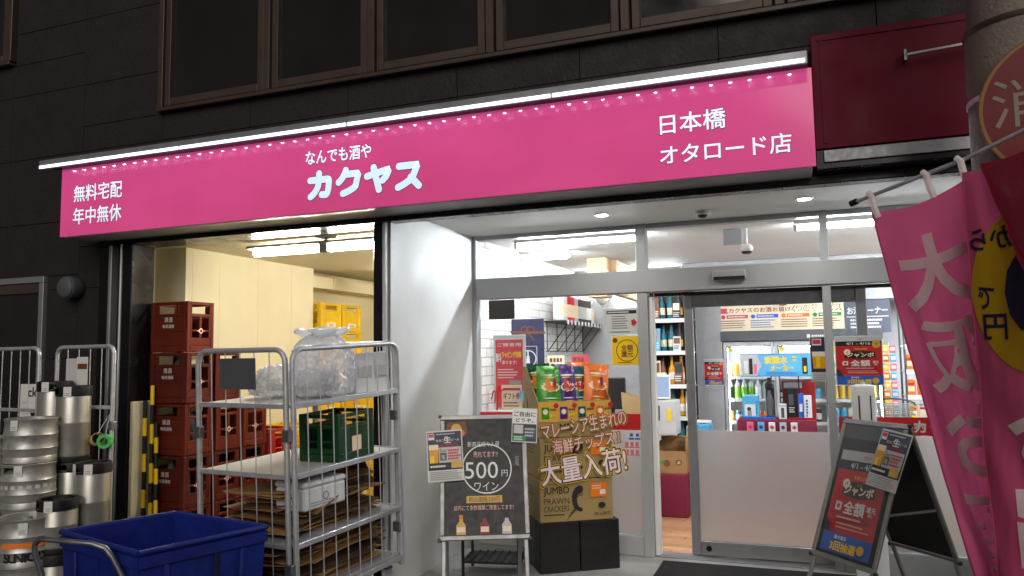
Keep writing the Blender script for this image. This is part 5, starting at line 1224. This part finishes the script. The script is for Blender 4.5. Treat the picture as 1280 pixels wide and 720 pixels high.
MB().lathe([(0, .03), (.035, .032), (.036, .17), (.02, .24), (.016, .28)], 'p_dgrey', 18, 0, -.035).build('bottle', sm_, True); MB().lathe([(.0, .40), (.02, .395), (.024, .36)], 'black_plastic', 16).build('knob', sm_, True)
pack('filter_box', 'small white box between the black soda makers', -.235, -.165, Z0, 1.12, 1.60, .08, 'p_white', lambda m, w, h: m.rect(.3*w, .1*h, .7*w, .75*h, 'p_dgrey').rect(0, .82*h, w, .95*h, 'p_lgrey'))
pack('soda_box', 'black boxed soda maker on the display table', -.16, -.065, Z0, 1.27, 1.63, .14, 'p_black', lambda m, w, h: m.rect(.2*w, .45*h, .65*w, .8*h, 'p_dgrey').lines(.2*w, .2*h, .8*w, .4*h, 3, 'p_white'))
pack('syrup_box', 'blue striped carton beside the white carton on the display table', -.055, -.01, Z0, 1.22, 1.61, .10, 'p_blue', lambda m, w, h: m.rect(.2*w, .3*h, .8*w, .6*h, 'p_white'))
pack('syrup_box', 'white carton with vertical print on the display table', -.005, .065, Z0, 1.20, 1.60, .10, 'p_white', lambda m, w, h: m.lines(.25*w, .1*h, .7*w, .85*h, 6, 'p_blue', .7))
pack('display_backing', 'orange red backing card behind the soda makers', -.20, .105, Z0, 1.33, 1.80, .012, 'crate_red', lambda m, w, h: m.rect(.05*w, .82*h, .6*w, .97*h, 'p_lgrey'))
pack('red_tray', 'orange red tray under the white carton', -.15, .10, Z0-.004, Z0+.018, 1.575, .02, 'crate_red')
for k, c in enumerate(('p_pink', 'p_sky', 'p_white', 'p_lgrey', 'p_white')):
    pack('syrup_pouch', f'small {["pink", "light blue", "white", "silver", "white printed"][k]} pouch hung on the maroon drape', -.53+k*.10, -.47+k*.10, .86, .955, 1.47, .012, c, lambda m, w, h: m.disc(.5*w, .5*h, .3*w, 'p_purple' if k % 2 else 'p_rosepaper', 14))
# ---- right side racks seen past the posters
rk = thing('snack_rack', 'tall wire snack rack at the right of the cooler', 'rack', (.92, 1.9, .007))
for x in (0, .55):
    for y in (0, .35): MB().tube([(x, y, 0), (x, y, 2.0)], .010, 'p_dgrey').build('upright', rk)
RS = [.45, .72, .95, 1.18, 1.42, 1.66]
for z in RS: MB().box(0, .55, 0, .35, z-.015, z, 'alu_paint').box(0, .55, -.008, 0, z-.035, z+.01, 'p_white').build('shelf', rk)
SP = ['p_yellow', 'p_red', 'p_pink', 'p_orange', 'p_lime', 'p_sky', 'p_cream', 'p_purple', 'p_brown', 'p_white']
spm = {c: MB().box(-.038, .038, -.02, .02, 0, .15, c, .012).rect(-.028, .04, .028, .09, 'p_cream', -.0206).rect(-.025, .10, .025, .12, 'p_red', -.0206).mesh('snack_pack') for c in SP}
sn_ = dict(p_yellow='yellow', p_red='red', p_pink='pink', p_orange='orange', p_lime='lime', p_sky='light blue', p_cream='cream', p_purple='purple', p_brown='brown', p_white='white')
for si, z in enumerate(RS):
    if si < 1: continue
    for j in range(6):
        c = rnd.choice(SP); o = inst(spm[c], 'snack_pack', (.965+j*.09, 1.94+rnd.uniform(0, .03), .008+z), rnd.uniform(-.2, .2)); tag(o, f'{sn_[c]} snack pack on shelf {["one","two","three","four","five","six"][si]} of the wire rack', 'snack pack', 'snacks on the wire rack')
hs2 = thing('hanging_strip', 'vertical strip of small yellow and pink snack packets beside the cooler', 'snack strip', (.77, 1.75, .9)); MB().box(-.004, .004, 0, .004, 0, .80, 'p_white').build('strip', hs2)
for k in range(9):
    for s_ in (-1, 1): MB().box(-.028, .028, -.012, .0, 0, .07, SP[(k*3+s_+1) % 6], .005).rect(-.02, .02, .02, .05, 'p_cream', -.0125).build('packet', hs2, loc=(s_*.032, -.002, .02+k*.085))
sh2 = thing('goods_shelf', 'shelf of bottles and packets near the right glass pane', 'shelf', (.98, .75, .007))
MB().box(0, .5, 0, .3, 0, .99, 'white_ceil', .005).build('base', sh2); MB().box(0, .5, .28, .3, .991, 1.95, 'p_dgrey').build('back', sh2)
for z in (1.30, 1.62): MB().box(0, .5, 0, .279, z, z+.015, 'alu_paint').build('shelf', sh2)
for j, (c, zz) in enumerate([(rnd.choice(DK), z) for z in (.999, 1.316, 1.636) for _ in range(5)]):
    o = inst(BOT[c], 'drink_bottle', (1.03+(j % 5)*.095, .83, zz+.008)); tag(o, f'{cn[c]} bottle on the shelf near the right glass pane', 'bottle', 'bottles near the right pane')
bk = thing('shopping_basket', 'grey shopping basket on a stack behind the red glass band', 'basket', (.65, .55, 1.02))
m = MB()
for k in range(5):
    z = .03+k*.035; s_ = .85+.15*k/4; m.tube([(-.17*s_, -.12*s_, z), (.17*s_, -.12*s_, z), (.17*s_, .12*s_, z), (-.17*s_, .12*s_, z)], .005, 'alu_paint', 6, True)
for k in range(9):
    x = -.14+k*.035
    for s_ in (-1, 1): m.tube([(x*.85, s_*.102, .03), (x, s_*.12, .17)], .003, 'alu_paint', 5)
m.build('body', bk, True); MB().tube([(-.17, 0, .17)]+[(-.17*math.cos(math.pi*k/10), -.03, .17+.05*math.sin(math.pi*k/10)) for k in range(11)]+[(.17, 0, .17)], .008, 'p_dgrey', 8).build('handle', bk, True)
st_ = MB().box(-.16, .16, -.11, .11, 0, 1.015, 'p_dgrey', .02).build('basket_stack', None, loc=(.65, .55, .007)); tag(st_, 'grey stack of nested baskets beneath the top one', 'basket')

# ---- entrance side: gifts, posters, wall shelf
def red_notice(m, w, h):
    m.rect(.03*w, .02*h, .97*w, .97*h, 'p_rosepaper'); m.text('ご贈答用', .5*w, .90*h, .05*h, 'p_white', bold=.02, w=.8*w).text('ラッピング包装', .58*w, .76*h, .085*h, 'p_yellow', bold=.04, w=.66*w).text('熨斗', .14*w, .72*h, .12*h, 'p_white', bold=.03, w=.18*w).text('承ります!', .5*w, .65*h, .05*h, 'p_white', bold=.02, w=.5*w).lines(.1*w, .42*h, .8*w, .57*h, 4, 'p_white', .4).rect(.5*w, .2*h, .9*w, .4*h, 'p_grey').disc(.6*w, .3*h, .1*w, 'p_brown')
o = sheet('gift_poster', 'red gift wrapping poster standing inside the left glass pane', 'poster', .29, .66, 'p_paper', red_notice); place(o, (-2.695, .36, 1.135)); 
tag(MB().box(-2.71, -2.39, .365, .38, .01, 1.82, 'alu_bright', .004).build('poster_stand'), 'slim metal stand holding the red gift wrapping poster', 'stand')
def gift_card(m, w, h): m.rect(.03*w, .03*h, .97*w, .97*h, 'p_cream').rect(.08*w, .78*h, .92*w, .88*h, 'p_rosepaper').text('ギフト券', .5*w, .55*h, .26*h, 'p_darkred', bold=.03, w=.8*w).lines(.1*w, .1*h, .9*w, .34*h, 2, 'p_brown', .5)
o = sheet('gift_card_sign', 'cream gift voucher sign with ribbons in front of the red poster', 'sign', .20, .225, 'p_cream', gift_card); place(o, (-2.60, .28, 1.135))
for x, c, l in ((-2.635, 'p_red', 'red curled ribbon beside the gift voucher sign'), (-2.37, 'p_sky', 'light blue curled ribbon beside the gift voucher sign')):
    m = MB()
    for k in range(7):
        a = k*.9; m.tube([(.02*math.cos(a)*q_, .012*math.sin(a)*q_, -.02*k*q_/3+.03*math.sin(q_*2+k)) for q_ in (0, 1, 2, 3)], .007, c, 6)
    m.tube([(0, 0, .02), (.015, -.01, -.10), (-.01, 0, -.2)], .008, c, 6); tag(m.build('ribbon', None, True, (x, .27, 1.33)), l, 'ribbon')
tag(MB().box(-2.72, -2.33, .20, .5, .01, 1.13, 'p_paper', .005).build('gift_counter'), 'pale low gift counter under the voucher sign', 'counter')
def gift_banner(m, w, h):
    m.stroke([(0, .86*h), (w, .85*h)], .012, 'p_brown').ring(.40*w, .88*h, .03, .04, 'p_brown', 20).ring(.58*w, .88*h, .03, .04, 'p_brown', 20).stroke([(.48*w, .86*h), (.3*w, .76*h)], .008, 'p_brown').stroke([(.5*w, .86*h), (.68*w, .77*h)], .008, 'p_brown')
    for a, b, c, d in ((.22, .20, .78, .205), (.22, .70, .78, .705)): m.rect(a*w, b*h, c*w, d*h, 'p_white')
    m.rect(.22*w, .20*h, .235*w, .705*h, 'p_white').rect(.765*w, .20*h, .78*w, .705*h, 'p_white').ring(.5*w, .57*h, .075, .085, 'p_white').poly([(.44*w, .52*h), (.56*w, .52*h), (.54*w, .60*h), (.52*w, .60*h), (.52*w, .66*h), (.48*w, .66*h), (.48*w, .60*h), (.46*w, .60*h)], 'p_white').text('S', .36*w, .40*h, .05*h, 'p_white').text('C', .36*w, .30*h, .05*h, 'p_white')
o = sheet('gift_banner', 'navy banner with a brown printed bow and white emblem on the brick wall', 'banner', .33, .92, 'p_navy', gift_banner); place(o, (-2.72, .88, 1.07), R(10))
tag(MB().box(-2.64, -2.39, .095, .10, 1.955, 2.129, 'bronze').build('hanging_card'), 'plain brown card hanging behind the left glass below the transom', 'card')
ws = thing('wall_shelf', 'black wire wall shelf on the white brick wall with cards and brackets', 'shelf', (-2.73, 1.95, 2.0))
MB().box(0, .26, 0, 1.7, 0, .015, 'black_plastic', .003).build('board', ws)
for k in range(5): y = .1+k*.38; MB().tube([(0, y, -.32), (.02, y, -.32), (.25, y, -.02)], .006, 'black_plastic', 6).tube([(.004, y, -.34), (.004, y, 0)], .006, 'black_plastic', 6).build('bracket', ws)
for k in range(11): boxpart('price_tag', ws, .262, .266, .05+k*.15, .11+k*.15, -.03, .02, 'p_white')
MB().tube([(.01, .02, -.33), (.01, 1.68, -.33)], .006, 'black_plastic', 6).build('rail', ws)
BK = ['p_white', 'p_paper', 'p_red', 'p_rosepaper', 'p_lgrey', 'p_black', 'p_black', 'p_black', 'p_black', 'p_white']
for k, c in enumerate(BK):
    o = MB().box(-.055, .055, -.04, .04, 0, .30, c, .012).rect(-.045, .05, .045, .2, 'p_lgrey' if c == 'p_black' else 'p_cream', -.0405).mesh('gift_bag')
    o = inst(o, 'gift_bag', (-2.59, 2.06+k*.155, 2.017), R(60)); tag(o, f'{["white","pale","red","rose","grey","black","black","black","black","white"][k]} gift bag standing on the wire wall shelf', 'bag', 'gift bags on the wall shelf')
mr_ = thing('convex_mirror', 'oval convex mirror near the white brick wall end', 'mirror', (-2.40, 3.4, 2.42)); mr_.scale = (.6, 1, 1); x = MB().lathe([(0, .05), (.09, .04), (.15, .015), (.17, 0)], 'p_white', 28).build('glass', mr_, True); x.rotation_euler = (R(90), 0, 0); x = MB().lathe([(.165, .006), (.185, .008), (.185, -.02), (.165, -.02)], 'p_lgrey', 28).build('rim', mr_, True); x.rotation_euler = (R(90), 0, 0)
for i, (x, c, l) in enumerate(((-2.74, 'p_cream', 'small cream price card below the wall shelf'), (-2.46, 'p_rosepaper', 'small rose price card below the wall shelf'))):
    o = sheet('price_card', l, 'card', .20, .16, c, lambda m, w, h: m.lines(.12*w, .5*h, .88*w, .85*h, 1, 'p_brown', .8).lines(.1*w, .1*h, .9*w, .35*h, 1, 'p_brown')); place(o, (x+.03, 2.0, 1.46))
def arrow_note(m, w, h):
    m.rect(.04*w, .80*h, .96*w, .93*h, 'p_black').lines(.08*w, .82*h, .9*w, .91*h, 1, 'p_white', .5).lines(.2*w, .2*h, .75*w, .74*h, 6, 'p_ink', .35).poly([(.80*w, .35*h), (.86*w, .35*h), (.86*w, .27*h), (.97*w, .45*h), (.86*w, .63*h), (.86*w, .55*h), (.80*w, .55*h)], 'p_red').lines(.15*w, .05*h, .9*w, .15*h, 1, 'p_green', .4)
o = sheet('arrow_notice', 'white notice with a red arrow stuck on the left pane above the yellow sign', 'notice', .275, .215, 'p_paper', arrow_note); place(o, (-1.535, -.012, 1.79))
def refund(m, w, h):
    m.ring(.54*w, .50*h, .085, .092, 'p_brown').text('全額', .54*w, .60*h, .20*h, 'p_brown', bold=.03, w=.42*w).text('還元', .54*w, .38*h, .20*h, 'p_brown', bold=.03, w=.42*w).lines(.2*w, .06*h, .8*w, .12*h, 1, 'p_brown', .5).disc(.12*w, .86*h, .02, 'p_brown')
o = sheet('refund_sign', 'yellow full refund sign with a brown ring stuck on the left pane', 'sign', .235, .24, 'p_yellow', refund); place(o, (-1.485, -.012, 1.535))
# ---- counter and till seen through the gap of the door
cn_ = thing('sales_counter', 'white sales counter with a dark top behind the left glass pane', 'counter', (-2.0, 1.5, .007)); MB().box(0, .55, 0, .6, 0, .93, 'white_ceil', .005).build('body', cn_); MB().box(-.02, .58, -.02, .62, .931, .96, 'p_dgrey', .005).build('top', cn_)
tl = thing('till_monitor', 'black till monitor on the sales counter behind the kraft bag', 'monitor', (-1.72, .9, .985), R(10)); MB().box(-.14, .14, -.02, .02, .12, .42, 'black_plastic', .01).build('screen', tl); MB().box(-.03, .03, -.01, .03, .02, .119, 'black_plastic').box(-.1, .1, -.08, .08, 0, .02, 'black_plastic', .005).build('stand', tl)
tag(MB().box(-1.98, -1.42, .62, 1.2, .008, .98, 'white_ceil', .005).build('till_counter'), 'white till counter just inside the left glass pane', 'counter')
kb = thing('paper_bag', 'kraft paper bag standing open on the till counter', 'bag', (-1.47, .75, .985), R(18)); m = MB()
m.add([(-.10, -.05, 0), (.10, -.05, 0), (.10, .05, 0), (-.10, .05, 0), (-.115, -.035, .27), (.115, -.045, .22), (.115, .04, .235), (-.115, .035, .29)], [(0, 1, 5, 4), (1, 2, 6, 5), (2, 3, 7, 6), (3, 0, 4, 7), (3, 2, 1, 0)], 'kraft'); m.build('body', kb)
ra = thing('magazine_rack', 'black rack of bottles and framed cards behind the open door', 'rack', (-1.62, 2.3, .007)); MB().box(0, .50, .25, .28, 0, 2.35, 'black_plastic').box(0, .02, 0, .249, 0, 2.35, 'black_plastic').build('back', ra)
for z in (.55, .9, 1.25, 1.62, 1.98): MB().box(.021, .50, 0, .249, z, z+.02, 'p_dgrey').box(.021, .50, -.008, -.001, z-.02, z+.025, 'p_white').build('shelf', ra)
lq = {c: MB().lathe([(0, 0), (.036, .002), (.038, .01), (.038, .05), (.0385, .051), (.0385, .13), (.038, .131), (.037, .17), (.016, .22), (.014, .29), (.016, .291), (.016, .31), (0, .31)], c, 14, mats=[c, c, c, c, lc, c, c, c, c, kc, kc, kc]).mesh('liquor_bottle', True) for c, lc, kc in (('p_brown', 'p_cream', 'p_black'), ('p_ink', 'p_gold', 'p_darkred'), ('p_beer', 'p_white', 'p_gold'), ('p_teal', 'p_cream', 'p_black'))}
lqn = dict(p_brown='brown', p_ink='dark', p_beer='amber', p_teal='green')
for z in (.57, .92, 1.27, 1.64, 2.0):
    for j in range(5):
        c = rnd.choice(list(lq)); o = inst(lq[c], 'liquor_bottle', (-1.57+j*.095+rnd.uniform(-.01, .01), 2.45+rnd.uniform(-.01, .02), z+.009)); tag(o, f'{lqn[c]} liquor bottle on the black rack behind the open door', 'bottle', 'liquor bottles on the black rack')
    for j in range(4):
        if (j+int(z*10)) % 2: continue
        c = rnd.choice(['p_red', 'p_white', 'p_black', 'p_brown', 'p_grey', 'p_sky', 'p_cream', 'p_orange']); w = rnd.uniform(.07, .10); h = rnd.uniform(.16, .28)
        o = MB().box(0, w, 0, .02, 0, h, c, .003); o.lay = 3; o.rect(.1*w, .5*h, .9*w, .9*h, rnd.choice(['p_brown', 'p_grey', 'p_black', 'p_cream'])).lines(.1*w, .1*h, .9*w, .4*h, 3, rnd.choice(['p_white', 'p_ink']), .5)
        o = o.build('framed_card', None, loc=(-1.58+j*.115, 2.35+rnd.uniform(0, .05), z+.03), rz=rnd.uniform(-.15, .15)); o.rotation_euler.x = R(-6); o.location.z = z+.01; tag(o, 'small printed card leaning on the black rack behind the open door', 'card', 'cards on the black rack')
tb = thing('tablet', 'white tablet leaning on a stand inside the open door', 'tablet', (-1.35, 1.55, 1.165), R(8)); x = MB().box(-.085, .085, 0, .012, 0, .25, 'p_white', .005).rect(-.073, .02, .073, .23, 'screen', -.001).build('panel', tb); x.rotation_euler = (R(-14), 0, 0)
MB().box(-.05, .05, .03, .10, -.01, .10, 'p_lgrey', .004).build('stand', tb)
rg = thing('cash_register', 'cream printer and register unit under the tablet', 'register', (-1.33, 1.62, .80)); MB().box(-.12, .12, -.1, .2, 0, .35, 'p_lgrey', .01).build('body', rg); MB().box(.03, .07, -.104, -.1005, .15, .27, 'p_yellow').box(-.06, -.04, -.104, -.1005, .15, .30, 'p_dgrey').build('label', rg)
mb_ = thing('maroon_plinth', 'maroon cloth covered plinth on the wood floor in the doorway', 'plinth', (-1.262, 1.62, .007)); MB().box(-.15, .15, -.15, .15, 0, .425, 'maroon', .012).build('cloth', mb_)
cb = thing('open_carton', 'open brown cardboard box with printed emblems on the maroon plinth', 'carton', (-1.262, 1.62, .434)); MB().box(-.145, .145, -.145, -.139, 0, .22, 'cardboard').box(-.145, .145, .139, .145, 0, .34, 'cardboard').box(-.145, -.139, -.138, .138, 0, .30, 'cardboard').box(.139, .145, -.138, .138, 0, .36, 'cardboard').box(-.138, .138, -.138, .138, 0, .01, 'cardboard').build('box', cb)
m = MB(); m.lay = 2; m.disc(-.05, .10, .035, 'p_brown', 18).disc(-.09, .11, .02, 'p_green', 14).disc(.07, .11, .03, 'p_brown', 18).text('酒', .07, .11, .03, 'p_cream'); m.M = None; m.build('print', cb, loc=(0, -.1455, 0))
tag(MB().box(-1.07, -.90, 1.75, 1.95, .78, .90, 'p_sky', .01).box(-1.06, -.91, 1.76, 1.94, .901, .93, 'p_white', .01).build('blue_bin'), 'light blue tray box in front of the grey wall', 'box'); tag(MB().box(-1.15, -.85, 1.7, 2.0, .007, .779, 'p_grey', .005).build('side_table'), 'grey side table under the light blue tray', 'table')
# beam lettering
m = MB(); m.M = Matrix.Translation((-1.929, 2.4, 2.4)) @ Matrix.Rotation(R(90), 4, 'Z'); m.lay = 2; m.rect(-.14, -.09, .02, .26, 'p_navy').poly([(-.11, -.07), (-.09, .22), (-.04, .22), (-.02, -.07), (-.06, .12)], 'p_white').text('CARD', .40, .08, .16, 'p_ink', bold=.04, w=.62); m.build('beam_lettering', bmt)
